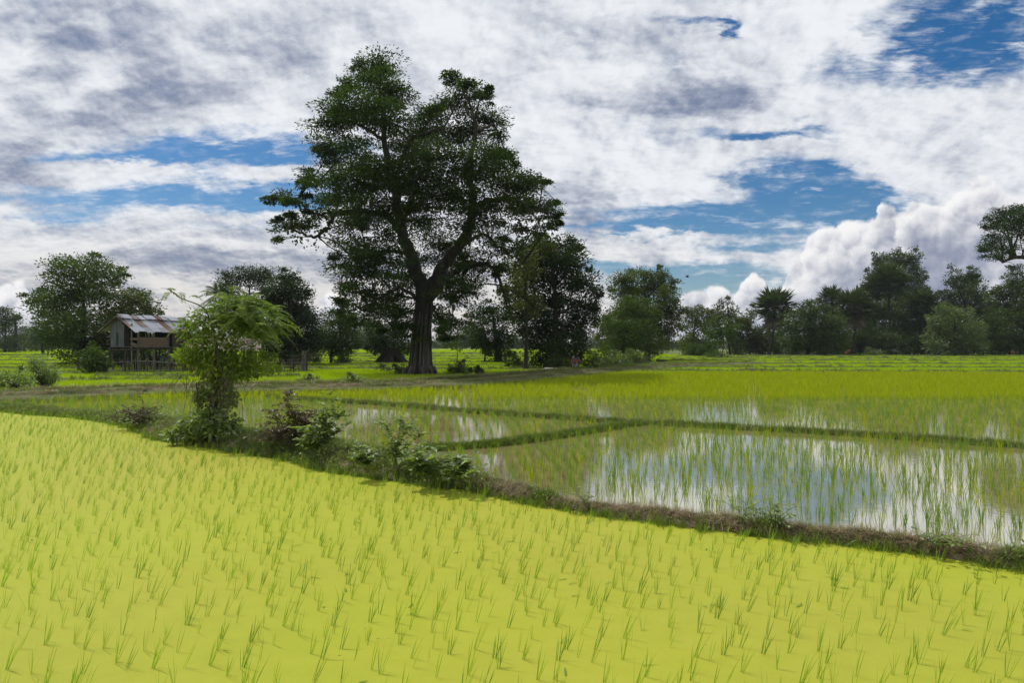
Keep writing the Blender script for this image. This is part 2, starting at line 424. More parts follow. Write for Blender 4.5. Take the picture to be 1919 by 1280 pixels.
# texture of the high layer
zq = dz.max(0.0) + .42
P2 = vec(wt, dx / zq * 2.2, dy / zq * 2.2)
P2o = vec(wt, dx / zq * 2.2 + .05, dy / zq * 2.2 - .05)
n_big = noise(wt, P2, .85, 7, .58, .4)
n_small = noise(wt, P2, 2.6, 6, .60, .3)
n_fine = noise(wt, P2, 9.0, 5, .6, .2)
streak = noise(wt, vec(wt, u0 * 1.5, v0 * 14.0), 3.0, 7, .62, .5)
low = v0.step(.05, .26, 1.0, 0.0)
st2 = noise(wt, vec(wt, u0 * 2.2 + v0 * 1.5, v0 * 11.0 - u0 * .8), 5.5, 6, .65, .3) - .5
tex = (n_big - .5) * .9 + (n_small - .5) * 1.1 + (n_fine - .5) * 1.1 + st2 * (.35 + low * .9)
cover = tex * 1.15 + (streak - .5) * low * 1.5 + 1.10 - holes * (1.28 + st2 * 4.2)
lumps = u0.step(U(250), U(620), 1.0, 0.0) * v0.step(Vv(330), Vv(230))
wisp = (st2 + (n_fine - .5) * .6).step(-.02, .42, .0, .62)
dens = cover.step(-.40, 1.0).max(wisp * .8)
# light and shade within the layer: thick parts grey below, thin edges white
sh = noise(wt, vec(wt, dx / zq * 2.2 + .12, dy / zq * 2.2 - .12), .85, 7, .58, .4)
n_vf = noise(wt, P2, 24.0, 4, .6, .2)
sh3 = noise(wt, vec(wt, dx / zq * 2.2 + .018, dy / zq * 2.2 - .018), 9.0, 5, .6, .2)
sh2 = noise(wt, P2o, 2.6, 6, .60, .3)
relief = (n_big - sh) * 1.8 + (n_small - sh2) * 1.2 + (n_fine - sh3) * .75 + (n_vf - .5) * .12
pf = puffs(wt, vec(wt, u + 3.0, v * 1.25), 5.5, 3, .55); pf2 = puffs(wt, vec(wt, u + 3.0 - .012, v * 1.25 + .016), 5.5, 3, .55)
bright = .665 + relief * .95 + (n_fine - .5) * .36 + (n_small - .5) * .50 + (pf - pf2) * lumps * .9 + (streak - .5) * low * .8 - dark * (.40 + (n_small - .5) * .5 + (w3 * .4)) - lumps * .08
cl_col = rgbmix(wt, bright.step(-.28, .98), (.19, .235, .36), (.86, .885, .92))
# towards the horizon on the left the light gets creamier
warm = v0.step(.02, .22, .75, 0.0) * u0.step(.05, .35, 1.0, .25)
cl_col = rgbmix(wt, warm, cl_col, rgbmix(wt, bright.step(.05, .95), (.255, .28, .355), (.74, .69, .62)))
# ---- cumulus bank standing behind the trees
fc = wt.nodes.new("ShaderNodeFloatCurve"); cm = fc.mapping; c0 = cm.curves[0]
prof = [(-400, 560), (-60, 545), (0, 530), (25, 518), (45, 522), (62, 560), (100, 600), (300, 640), (560, 640), (588, 575), (610, 552), (632, 548), (660, 570), (700, 620), (900, 650), (1240, 650), (1262, 590), (1272, 555),
        (1290, 540), (1312, 534), (1335, 534), (1352, 544), (1378, 552), (1396, 530), (1408, 518), (1424, 524), (1436, 545), (1456, 556), (1466, 535), (1474, 500), (1490, 470), (1505, 455), (1522, 436), (1545, 430), (1562, 428), (1574, 414), (1590, 408),
        (1612, 412), (1632, 414), (1646, 396), (1655, 380), (1676, 375), (1695, 377), (1706, 364), (1724, 358), (1745, 364), (1768, 362), (1792, 348), (1815, 346), (1838, 340), (1862, 348), (1885, 360), (1919, 362), (2000, 350), (2150, 400), (2300, 470), (2600, 560)]
X0, X1 = -400., 2600.
def cvx(px): return (px - X0) / (X1 - X0)
def cvy(py): return (650 - py) / 400.
while len(c0.points) < len(prof): c0.points.new(.5, .5)
for p_, (a, b) in zip(c0.points, sorted(prof)): p_.location = (cvx(a), cvy(b)); p_.handle_type = "AUTO"
cm.use_clip = False; cm.update()
q3 = noise(wt, UV, 24, 6, .66) - .5; q4 = noise(wt, vec(wt, u0 + 5.5, v0), 24, 6, .66) - .5
fzz = noise(wt, UV, 70, 4, .6) - .5
def dome(x, y, scale, k):
    n = wt.nodes.new("ShaderNodeTexVoronoi"); n.feature = "F1"; n.voronoi_dimensions = "2D"
    wt.links.new(vec(wt, x + k, y), n.inputs["Vector"]); n.inputs["Scale"].default_value = scale; n.inputs["Randomness"].default_value = .9
    d_ = S(wt, n.outputs[0]); return 1.0 - d_ * d_ * 1.35
def bumps(ou, ov):
    x = u0 + ou + q3 * .034; y = v0 + ov + q4 * .034
    return dome(x, y, 9.0, 0.3) * .60 + dome(x, y, 21.0, 3.1) * .34 + dome(x, y, 47.0, 7.7) * .15
h0 = bumps(0, 0)
cu_n = ((u0 + q3 * .020) * F + (CX - X0)) / (X1 - X0)
wt.links.new(cu_n.s, fc.inputs["Value"])
top = (S(wt, fc.outputs[0]) * 400. + (HY - 650)) / F
Fd = top - v0 + (h0 - .80) * .045 + q4 * .012
cmask = (Fd + fzz * .010).step(-.002, .0065)
rel = h0 - bumps(-.0055, .0085)
edge = Fd.step(0.0, .04, 1.0, 0.0)
edge2 = Fd.step(0.005, .15, 1.0, .38) * u0.step(U(1480), U(1850), 1.0, .85)
patch = noise(wt, vec(wt, u0 + 1.7, v0 * 1.5), 5.0, 5, .55) - .5
fluff = noise(wt, UV, 34, 5, .62) - .5
body = .60 + rel * edge2 * 1.75 + edge * .22 + patch * 1.15 + fluff * .5 - Fd.step(.02, .13) * .24 - (u0.step(U(1560), U(1800)) * .06)
cu_col = rgbmix(wt, body.step(.05, 1.0), (.25, .285, .40), (.94, .935, .94))
soft_r = rgbmix(wt, v0.step(.0, .07, .35, .0), cu_col, (.40, .44, .54))
lowmass = cmask * v0.step(.012, .06, .75, 1.0)
# ---- sky and mixing
sky = wt.nodes.new("ShaderNodeTexSky"); sky.sky_type = "NISHITA"; sky.sun_disc = False
sky.sun_elevation = SUN_EL; sky.sun_rotation = SUN_AZ; sky.altitude = 0; sky.air_density = 1.0; sky.dust_density = .6; sky.ozone_density = 4.0
hs = wt.nodes.new("ShaderNodeHueSaturation"); hs.inputs["Saturation"].default_value = 1.36; hs.inputs["Value"].default_value = .82
wt.links.new(sky.outputs[0], hs.inputs["Color"])
bg1 = wt.nodes.new("ShaderNodeBackground"); bg1.inputs[1].default_value = .10; wt.links.new(hs.outputs[0], bg1.inputs[0])
bg2 = wt.nodes.new("ShaderNodeBackground"); bg2.inputs[1].default_value = 1.0; wt.links.new(cl_col, bg2.inputs[0])
bg3 = wt.nodes.new("ShaderNodeBackground"); bg3.inputs[1].default_value = 1.0; wt.links.new(soft_r, bg3.inputs[0])
mx = wt.nodes.new("ShaderNodeMixShader"); wt.links.new(dens.s, mx.inputs[0]); wt.links.new(bg1.outputs[0], mx.inputs[1]); wt.links.new(bg2.outputs[0], mx.inputs[2])
m2 = wt.nodes.new("ShaderNodeMixShader"); wt.links.new(lowmass.s, m2.inputs[0]); wt.links.new(mx.outputs[0], m2.inputs[1]); wt.links.new(bg3.outputs[0], m2.inputs[2])
wo = wt.nodes.new("ShaderNodeOutputWorld"); wt.links.new(m2.outputs[0], wo.inputs[0])
world.cycles.sampling_method = "MANUAL"; world.cycles.sample_map_resolution = 512

# ------------------------------------------------------------------ the lie of the land
def pts_px(lst): return [gp(*p) for p in lst]
def offs(pts, k):
    p = np.asarray(pts, float)[:, :2]; t = np.gradient(p, axis=0); t /= np.linalg.norm(t, axis=1, keepdims=True)
    return p + np.stack([-t[:, 1], t[:, 0]], 1) * np.asarray(k).reshape(-1, 1)

# main bund between the duckweed paddy and the flooded paddies: front edge at water level
bund_front = [(-420, 756), (-150, 762), (0, 772), (150, 786), (230, 801), (300, 824), (370, 836), (450, 846), (550, 864), (640, 886), (780, 906),
              (900, 925), (1020, 950), (1200, 976), (1400, 1001), (1550, 1019), (1700, 1036), (1919, 1071), (2150, 1110), (2500, 1180)]
bw = [.9, .9, .8, .8, 1.0, 1.3, 1.35, 1.25, 1.15, 1.1, .85, .58, .42, .38, .40, .40, .42, .42, .45, .45]
bh = [.12, .12, .10, .10, .18, .26, .26, .24, .22, .22, .15, .10, .075, .07, .075, .08, .085, .09, .09, .09]
BF = np.array(pts_px(bund_front))[:, :2]
BC = offs(BF, np.array(bw) / 2)
BB = offs(BF, np.array(bw))
def ridge(name, centre, width, height, mat, seed=0, step=.12, nz=.35, prof=11, rough=6.0, z0=-.05):
    c = np.asarray(centre, float)[:, :2]
    w = np.broadcast_to(np.asarray(width, float), (len(c),)); h = np.broadcast_to(np.asarray(height, float), (len(c),))
    q = curve(np.column_stack([c, w, h]), 12)
    s = np.concatenate([[0], np.cumsum(np.linalg.norm(np.diff(q[:, :2], axis=0), axis=1))])
    n = max(8, int(s[-1] / step)); ss = np.linspace(0, s[-1], n)
    q = np.stack([np.interp(ss, s, q[:, k]) for k in range(4)], 1)
    t = np.gradient(q[:, :2], axis=0); t /= np.linalg.norm(t, axis=1, keepdims=True); nrm = np.stack([-t[:, 1], t[:, 0]], 1)
    a = np.linspace(-1, 1, prof)
    wob = 1 + nz * (fbm(ss * .9, ss * 0 + 3.3, seed) - .5) * 1.6
    X = q[:, None, 0] + nrm[:, None, 0] * a[None] * (q[:, 2] / 2 * wob)[:, None] * 1.1
    Y = q[:, None, 1] + nrm[:, None, 1] * a[None] * (q[:, 2] / 2 * wob)[:, None] * 1.1
    p = np.clip(1 - np.abs(a) ** 2.6, 0, 1)
    nn = fbm(X * rough, Y * rough, seed + 5) - .5
    n2 = fbm(X * 1.3, Y * 1.3, seed + 9) - .5
    Z = z0 + (q[:, 3, None] - z0) * p[None] * (1 + nz * 1.6 * n2) + nn * np.minimum(q[:, 3, None], .25) * .7 * np.sqrt(p)[None]
    V = np.stack([X, Y, Z], 2).reshape(-1, 3)
    i = np.arange(n - 1)[:, None] * prof + np.arange(prof - 1)[None]
    Q = np.stack([i, i + prof, i + prof + 1, i + 1], 2).reshape(-1, 4)
    structure(name, mesh_np(name, V, Q, None, mat, True))
    return V.reshape(n, prof, 3)

# far extent of the flooded paddies: near edge of the track's bank
track_px = [(-700, 762), (-350, 752), (-100, 744), (0, 740), (200, 732), (400, 726), (600, 723), (700, 721), (800, 717), (900, 711), (1000, 703),
            (1060, 697.5), (1100, 694), (1180, 689.5), (1260, 685), (1340, 682), (1420, 680)]
TC = np.array([gp(x, y, .2) for x, y in track_px])[:, :2]
TW = np.array([4.2] * 9 + [4.4, 4.2, 4.0, 4.0, 4.0, 4.0, 3.4, 2.5])
TF = offs(TC, -TW / 2)
FARY = 47.5
def poly_sheet(name, pts, z, mat):
    me = bpy.data.meshes.new(name)
    me.from_pydata([(p[0], p[1], z) for p in pts], [], [list(range(len(pts)))]); me.update(); me.materials.append(mat)
    return structure(name, me)
g = MB(); g.add([[-3000, -300, -.10], [3000, -300, -.10], [3000, 5000, -.10], [-3000, 5000, -.10]], [[0, 1, 2, 3]])
structure("ground", g.mesh("ground", M["ground"]))
duck_poly = [(BC[0][0], -8)] + [tuple(p) for p in BC] + [(BC[-1][0] + 3, -8)]
poly_sheet("duckweed_water", duck_poly, 0.0, M["duckweed"])
wet_poly = [tuple(p) for p in BC] + [(60, 3), (110, FARY), (18, FARY)] + [tuple(p) for p in TC[:12][::-1]]
poly_sheet("water", wet_poly, 0.0, M["water"])
far_poly = [tuple(p) for p in TC[:12]] + [(18, FARY), (110, FARY), (96, 118), (30, 116), (34, 300), (-420, 320), (-120, 30)]
poly_sheet("field", far_poly, -0.03, M["field"])

mb = ridge("bund", BC, bw, bh, M["bund_earth"], 3, .06, .55, 17, 7)
# drier, bare right-hand part of the main bund is a strip of clods laid on it
k0 = int(len(mb) * .42)
tr = ridge("path_bank", TC, TW, .26, M["grassy_earth"], 11, .3, .2, 13, 1.5)
tk = ridge("path", offs(TC, -TW * .17), TW * .19, [.272] * len(TC), M["track"], 11, .3, .12, 7, 1.2, z0=.12)
A_px = [(500, 741), (600, 748.5), (720, 755.5), (880, 768.5), (1000, 777), (1180, 788), (1330, 796), (1560, 808), (1919, 832), (2300, 852), (2900, 890)]
B_px = [(790, 838), (860, 833), (950, 826), (1050, 813), (1120, 802), (1170, 794), (1200, 790)]
AC = np.array([gp(x, y, .08) for x, y in A_px])[:, :2]
BCx = np.array([gp(x, y, .08) for x, y in B_px])[:, :2]
ra = ridge("cross_bund", AC, .27, .075, M["grassy_earth"], 21, .12, .35, 9, 5)
rb = ridge("cross_bund", BCx, .27, .075, M["grassy_earth"], 22, .1, .4, 9, 5)
far_ridges = []
# bunds of the far fields, right of the track and left behind it
for i, (y0, x0, x1, dy) in enumerate([(697.0, 1085, 2150, 3), (689.5, 1130, 2150, 2), (683.0, 1200, 2150, 2), (677.0, 1230, 2150, 1.5), (672.5, 1235, 2150, 1), (668.5, 1270, 2150, .5),
                                      (713.0, -300, 350, -3), (706.0, 180, 560, 1), (699.5, -300, 220, 0), (692.0, -300, 180, 0), (684.5, -300, 160, 0), (677, -300, 160, .5),(671, -300, 160, .5), (667, -300, 160, .5),
                                      (692.5, 560, 1010, 1.5), (685.5, 560, 1000, .5), (679, 560, 1100, .5), (674, 560, 1010, .3), (669.5, 560, 1010, .3), (666, 560, 1010, 0.2), (663, 560, 1010, 0)]):
    xs = np.linspace(x0, x1, 9)
    ys = y0 + dy * np.linspace(-.5, .5, 9) + rng.normal(0, .35, 9) * (y0 - 645) / 40
    c = np.array([gp(x, y, .1) for x, y in zip(xs, ys)])[:, :2]
    far_ridges.append(ridge("far_bund", c, .55, .16 + .0016 * float(c[:, 1].mean()), M["grassy_earth"], 40 + i, .4, .5, 7, 2.0))

# ------------------------------------------------------------------ leaves, crowns, trees
def unit(a): return a / (np.linalg.norm(a, axis=-1, keepdims=True) + 1e-9)
def leaf_quads(mb, c, axis, nrm, L, W):
    """one rhombic leaf per row"""
    axis = unit(axis); s = unit(np.cross(axis, nrm))
    L = np.asarray(L).reshape(-1, 1); W = np.asarray(W).reshape(-1, 1)
    n = len(c)
    v = np.stack([c, c + axis * L * .42 + s * W / 2, c + axis * L, c + axis * L * .42 - s * W / 2], 1).reshape(-1, 3)
    mb.add(v, np.arange(n * 4).reshape(n, 4))
def leaf_fold(mb, c, axis, nrm, L, W, fold=.18, droop=.12):
    """a leaf folded along its midrib, six points"""
    axis = unit(axis); s = unit(np.cross(axis, nrm)); up = np.cross(s, axis)
    L = np.asarray(L).reshape(-1, 1); W = np.asarray(W).reshape(-1, 1); n = len(c)
    mid = c + axis * L * .5; tip = c + axis * L - np.array([0, 0, 1.]) * L * droop
    v = np.stack([c, c + axis * L * .28 + s * W * .44 + up * W * fold, c + axis * L * .62 + s * W * .42 + up * W * fold,
                  tip, c + axis * L * .62 - s * W * .42 + up * W * fold, c + axis * L * .28 - s * W * .44 + up * W * fold, mid], 1).reshape(-1, 3)
    b = np.arange(n)[:, None] * 7
    q = np.concatenate([b + np.array([0, 1, 2, 6]), b + np.array([0, 6, 4, 5])]); t = np.concatenate([b + np.array([6, 2, 3]), b + np.array([6, 3, 4])])
    mb.add(v, q, t)
def rsph(n, power=1.0, r=rng):
    a = r.normal(size=(n, 3)); a = unit(a)
    return a * (r.random(n) ** power)[:, None]

CV = 1.6
def foliage(mb, lobes, d, base_y, leaf=.30, lw=.42, cover=3.0, spray=.85, flat=.45, depth=1.0, per=16, droop=.15, shell=.42, up=.8, r=rng, dep_sc=.8, fold=False, tufts=.9):
    """lobes: (px, py, rx, ry[, density]) in photo pixels at distance d; returns lobe centres / spray centres"""
    out = []; per = int(per * 2); lobes = list(lobes)
    mx_, my_ = np.mean([l[0] for l in lobes]), np.mean([l[1] for l in lobes])
    for l in list(lobes):       # ragged outer sprays
        if r.random() < tufts and len(lobes) > 1:
            a_ = math.atan2((l[1] - my_), (l[0] - mx_)) + r.normal() * .6; q_ = r.uniform(.85, 1.15)
            lobes.append((l[0] + math.cos(a_) * l[2] * q_, l[1] + math.sin(a_) * l[3] * q_ - .12 * l[3], l[2] * r.uniform(.22, .42), l[3] * r.uniform(.25, .45), .8))
    lo = np.array([l[:4] for l in lobes], float)
    cx = lo[:, 0].mean(); half = max(np.ptp(lo[:, 0]) / 2 + lo[:, 2].mean(), 1)
    for l in lobes:
        px, py, rx, ry = l[:4]; dens = l[4] if len(l) > 4 else 1.0
        k = d / F
        q = min(1, abs(px - cx) / half)
        dep = math.sqrt(max(0, 1 - q * q)) * half * k * depth * dep_sc * .75
        oy = r.uniform(-1, 1) * dep
        c = wp(px, py, d + 0.0) + np.array([0, oy, 0])
        c[0] *= (d + oy) / d; c[2] = CAM_H + (c[2] - CAM_H) * (d + oy) / d   # stays in its place in the crown's outline
        Rx, Rz = rx * k, ry * k; Ry = (Rx + Rz) / 2 * 1.05
        area = math.pi * Rx * Rz
        n = max(4, int(area * cover * CV * dens / (leaf * leaf * lw * .5 * per)))
        p = rsph(n, shell, r) * np.array([Rx, Ry, Rz]) + c
        out.append((c, p, (Rx, Ry, Rz)))
        m = n * per
        pc = np.repeat(p, per, 0)
        sp = min(spray, max(Rx, Rz) * .7)
        off = rsph(m, .55, r) * np.array([1, 1, flat]) * sp * r.uniform(.7, 1.25, n).repeat(per)[:, None]
        pos = pc + off
        outw = unit(pc - c + r.normal(size=(m, 3)) * .3)
        ax = unit(unit(off) * .9 + outw * .5 + r.normal(size=(m, 3)) * .45 + np.array([0, 0, -droop]))
        nr = unit(np.array([0, 0, up]) + np.repeat(r.normal(size=(n, 3)) * .45, per, 0) + r.normal(size=(m, 3)) * .33)
        LL = leaf * r.uniform(.6, 1.25, m)
        (leaf_fold if fold else leaf_quads)(mb, pos, ax, nr, LL, LL * lw)
    return out

def limbs(mb, start, lobes_out, r0, r=rng, twigs=5, sides=5, sag=.15, path=None, tw_r=.02):
    """limbs from a trunk polyline up to every lobe, and thin twigs from there to the sprays"""
    path = np.asarray(path, float)
    for c, p, (Rx, Ry, Rz) in lobes_out:
        dist = np.linalg.norm(path - c, axis=1) + np.maximum(0, path[:, 2] - c[2] + Rz * .3) * 2.5
        a = path[int(np.argmin(dist))]
        L = np.linalg.norm(c - a)
        if L < .05: continue
        mid = (a + c) / 2 + np.array([0, 0, 1]) * L * sag + r.normal(size=3) * L * .09
        pts = curve([a, mid, c], 5)
        rr = min(r0 * .5, .018 * L + .015, .055 * (Rx + Rz))
        mb.tube(pts, np.linspace(rr, rr * .32, len(pts)), sides)
        if len(p):
            for k in r.choice(len(p), min(twigs, len(p)), replace=False):
                b = p[k]; m = (c + b) / 2 + r.normal(size=3) * .12 * Rx
                mb.tube(curve([c * .8 + mid * .2, m, b], 3), np.linspace(rr * .32, tw_r * .5, 7), 3)

def tree(name, label, cat, d, base, lobes, mat, trunk_top=None, r0=.3, leaf=.25, cover=3.2, group=None, bark="bark", seed=1, zb=0.0, spray=.9, flat=.5, lw=.45, per=16, depth=1.0, extra=None, trunk_pts=None, flare=1.5, shell=.42, twigs=4, droop=.15):
    r = np.random.default_rng(seed)
    if d > 95: leaf = max(leaf, .40)
    bx, by = base
    b = wp(bx, by, d); b[2] = zb
    root = thing(name, label, cat, tuple(b), 0, group)
    off = -b
    cm_ = MB(); outs = foliage(cm_, lobes, d, by, leaf=leaf, cover=cover, spray=spray, flat=flat, lw=lw, per=per, r=r, depth=depth, shell=shell, droop=droop)
    if trunk_pts is None:
        tx, ty = trunk_top if trunk_top else (np.mean([l[0] for l in lobes]), np.mean([l[1] for l in lobes]))
        t = wp(tx, ty, d); m = (b + t) / 2 + np.array([r.normal() * .25, r.normal() * .3, 0])
        pts = curve([b, b * .8 + m * .2 + np.array([0, 0, .1]), m, t], 6)
    else:
        pts = curve([b] + [wp(x, y, d) for x, y in trunk_pts], 6)
    tm = MB()
    k = np.linspace(0, 1, len(pts)); rad = r0 * (1 - .72 * k) * (1 + (flare - 1) * np.exp(-k * 14))
    tm.tube(pts, rad, 9)
    limbs(tm, b, outs, r0, r, twigs=twigs, path=pts[int(len(pts) * .28):])
    if extra: extra(tm, cm_, r, b)
    for m_ in (cm_, tm): m_.v = [v + off for v in m_.v]
    link("trunk", tm.mesh("trunk", M[bark], True), root)
    link("crown", cm_.mesh("crown", M[mat]), root)
    return root

#---- the great tree
def hero():
    r = np.random.default_rng(101); d = 43.0
    b = np.array(wp(788, 703, d)); b[2] = .12
    root = thing("giant_tree", "towering old tree with split dark crown and huge fluted root-wrapped trunk", "tree", tuple(b))
    def W(x, y, dy=0.0):
        p = wp(x, y, d + dy); return p
    limbs_px = [
        ([(795, 560, 0), (775, 490, .4), (752, 430, .8), (738, 350, 1.0), (722, 270, .5), (716, 190, .3), (710, 150, 0)], .60, .04),
        ([(800, 555, 0), (838, 490, -.5), (872, 440, -1.2), (888, 380, -1.5), (880, 320, -1.2), (893, 240, -.8), (868, 165, -.5)], .55, .06),
        ([(752, 435, .8), (725, 405, -.5), (690, 398, -1.5), (650, 397, -2), (625, 404, -2.2), (612, 430, -2.4), (590, 445, -2.4), (560, 434, -2.6), (535, 428, -2.8)], .30, .05),
        ([(640, 398, -2.1), (585, 400, -2.3), (565, 380, -2.6), (535, 368, -2.8)], .12, .04),
        ([(735, 345, 1.0), (690, 320, 2), (640, 318, 2.5), (590, 330, 3)], .20, .04),
        ([(740, 340, 1.0), (768, 265, -1), (790, 250, -1.5), (830, 240, -2)], .20, .04),
        ([(722, 265, .5), (680, 235, -1), (640, 225, -1.5)], .16, .04),
        ([(888, 385, -1.5), (925, 375, -2), (960, 372, -2.5), (1000, 395, -2.5), (1040, 400, -2.6)], .26, .04),
        ([(960, 372, -2.5), (965, 405, -2.3), (985, 428, -2.2), (1025, 425, -2.2)], .09, .03),
        ([(884, 330, -1.2), (925, 300, 1), (965, 330, 1.5), (1000, 345, 1.5)], .18, .04),
        ([(888, 250, -.8), (925, 235, .5), (945, 275, 1)], .14, .04),
        ([(806, 560, 0), (845, 515, 1.5), (890, 495, 2.2), (925, 500, 2.5), (938, 530, 2.5), (950, 570, 2.5), (962, 600, 2.5)], .30, .04),
        ([(860, 465, -1), (905, 440, 2), (945, 470, 3), (980, 490, 3)], .18, .04),
        ([(770, 480, .4), (735, 470, 2.5), (700, 480, 3.5), (670, 490, 4)], .2, .04),
        ([(785, 560, 0), (750, 540, -2), (710, 560, -3), (680, 580, -3.2)], .16, .04),
        ([(835, 500, -.5), (840, 540, -2.5), (850, 590, -3)], .14, .04),
        ([(765, 400, .8), (790, 380, 3), (815, 390, 4.5), (850, 380, 5)], .18, .04),
        ([(752, 420, .8), (770, 380, -3), (785, 340, -4.5), (800, 300, -5)], .18, .04),
    ]
    tm = MB(); sk = []
    # fluted trunk: a base tube whose cross-section is lobed, widening at the foot
    tp = curve([b, W(789, 660), W(791, 620), W(794, 585), W(798, 548)], 8); n = len(tp); k = np.linspace(0, 1, n)
    a = np.linspace(0, 2 * np.pi, 40, endpoint=False)
    rad = (.58 + .12 * np.exp(-k * 8) - .08 * k)[:, None] * (1 + .10 * np.sin(a * 9 + 2 * np.sin(k * 6)[:, None]) + .07 * np.sin(a * 5 + 1.7 + k[:, None] * 2) + .04 * np.sin(a * 17 + k[:, None] * 5)) * (1 + .25 * np.exp(-k * 12)[:, None] * np.sin(a * 6 + .6))
    V = np.stack([tp[:, None, 0] + np.cos(a) * rad, tp[:, None, 1] + np.sin(a) * rad, np.repeat(tp[:, None, 2], 40, 1)], 2).reshape(-1, 3)
    i = np.arange(n - 1)[:, None] * 40; j = np.arange(40)[None]; j2 = (j + 1) % 40
    tm.add(V, np.stack([i + j, i + j2, i + 40 + j2, i + 40 + j], 2).reshape(-1, 4))
    tm2 = MB()
    for pts, ra, rb_ in limbs_px:
        c = curve([W(*p) for p in pts], 6); c = c + r.normal(size=c.shape) * .05
        tm.tube(c, np.linspace(ra * .8, rb_ * .8, len(c)), 8); sk.append(c)
    # clasping aerial roots on the trunk
    rm = MB()
    for q in range(26):
        an = r.uniform(0, 2 * np.pi); s0 = r.uniform(.35, .95); tw = r.uniform(-.5, .5)
        kk = np.linspace(s0, 0, 9); ii = np.clip((kk * (n - 1)).astype(int), 0, n - 1)
        ang = an + tw * (s0 - kk) + r.normal(size=9) * .03
        rr = np.array([np.interp((x % (2 * np.pi)), np.append(a, 2 * np.pi), np.append(rad[m_], rad[m_][0])) for x, m_ in zip(ang, ii)])
        rm.tube(np.stack([tp[ii, 0] + np.cos(ang) * (rr + .015), tp[ii, 1] + np.sin(ang) * (rr + .015), tp[ii, 2]], 1), np.linspace(.035, .075, 9), 6)
    for q in range(9):
        an = q * .7 + r.uniform(-.2, .2); e = r.uniform(.78, .98)
        pts = [(b[0] + math.cos(an) * x, b[1] + math.sin(an) * x, z) for x, z in ((.75, .55), (1.0, .25), (e, -.02))]
        rm.tube(curve(pts, 4), np.linspace(.17, .06, 9), 6)
    sk = np.concatenate(sk)
    lob = [(708, 118, 46, 20), (690, 148, 52, 24), (722, 165, 52, 26), (740, 190, 40, 20, .8), (650, 150, 14, 16, .6), (655, 205, 62, 30), (715, 225, 62, 36), (622, 232, 42, 22), (605, 275, 32, 18), (650, 285, 60, 34), (608, 300, 26, 14, .8),
           (850, 150, 26, 16), (868, 178, 46, 20), (908, 182, 20, 18, .8), (838, 205, 42, 24), (905, 218, 44, 24), (870, 245, 55, 30), (935, 250, 22, 24, .8), (935, 290, 34, 24), (802, 228, 36, 24), (800, 252, 50, 28), (808, 205, 18, 14, .7),
           (765, 275, 60, 32), (825, 300, 55, 34), (890, 305, 58, 34), (944, 335, 44, 22), (985, 345, 38, 14), (1005, 340, 14, 8), (700, 322, 70, 30), (620, 340, 50, 20), (578, 330, 22, 12, .8), (570, 342, 14, 8), (770, 330, 60, 34), (700, 350, 70, 28),
           (535, 370, 36, 14, .9), (510, 376, 14, 8, .8), (560, 378, 20, 14, .8), (545, 428, 32, 18, .8), (524, 445, 16, 15, .8), (575, 412, 28, 18, .7), (610, 375, 42, 16), (600, 395, 26, 14, .7), (650, 375, 50, 22), (548, 405, 12, 8, .6),
           (650, 425, 38, 28, .85), (700, 400, 58, 32), (780, 385, 60, 38), (850, 360, 55, 36), (930, 385, 52, 26), (990, 388, 48, 22), (1022, 400, 30, 18), (1036, 418, 16, 14), (962, 425, 24, 14, .55), (1000, 428, 26, 11, .6), (965, 362, 42, 16), (1030, 385, 16, 10, .8),
           (668, 480, 44, 36, .9), (650, 545, 26, 28, .8), (720, 470, 52, 42, .9), (700, 550, 50, 36, .9), (745, 580, 46, 36), (642, 575, 20, 18, .8), (690, 590, 34, 22, .8), (675, 515, 40, 26, .9), (632, 470, 16, 24, .6), (660, 600, 20, 12, .7),
           (862, 545, 44, 28), (905, 590, 28, 16, .5), (850, 470, 48, 30, .8), (905, 498, 46, 18, .9), (870, 515, 46, 26), (822, 590, 36, 30), (855, 600, 34, 18, .7), (935, 470, 34, 16, .6), (915, 440, 40, 22, .6), (800, 440, 50, 36, .7), (960, 470, 24, 14, .6), (880, 420, 46, 26, .8), (790, 500, 46, 34, .7), (755, 520, 40, 30, .8), (830, 540, 40, 26, .9),
           (770, 620, 30, 18, .8), (840, 625, 30, 12, .5), (735, 610, 30, 14, .7), (930, 515, 10, 10, .6)]
    cm_ = MB()
    outs = foliage(cm_, lob, d, 700, leaf=.20, lw=.40, cover=3.3, spray=1.05, flat=.26, per=56, tufts=.5, r=r, depth=.95, shell=.5, droop=.1, up=1.1)
    for c, p, (Rx, Ry, Rz) in outs:
        dist = np.linalg.norm(sk - c, axis=1) + np.maximum(0, sk[:, 2] - c[2]) * 1.0
        a0 = sk[int(np.argmin(dist))]; L = np.linalg.norm(c - a0)
        mid = (a0 + c) / 2 + np.array([0, 0, .12 * L]) + r.normal(size=3) * L * .1
        tm.tube(curve([a0, mid, c], 5), np.linspace(min(.10, .018 + .012 * L), .015, 11), 5)
        for kx in r.choice(len(p), min(9, len(p)), replace=False):
            e = p[kx]; m = (c + e) / 2 + r.normal(size=3) * .15
            tm.tube(curve([c * .7 + mid * .3, m, e], 3), np.linspace(.018, .007, 7), 3)
    # ivy-like leaves hugging the big limbs
    iv = MB(); idx = r.choice(len(sk), 2600); pos = sk[idx] + r.normal(size=(2600, 3)) * .38 + np.array([0, 0, -.1])
    keep = (pos[:, 2] < 12.5); pos = pos[keep]
    L = .26 * r.uniform(.6, 1.2, len(pos)); leaf_quads(cm_, pos, r.normal(size=pos.shape) + np.array([0, 0, -.5]), r.normal(size=pos.shape), L, L * .6)
    vm = MB()
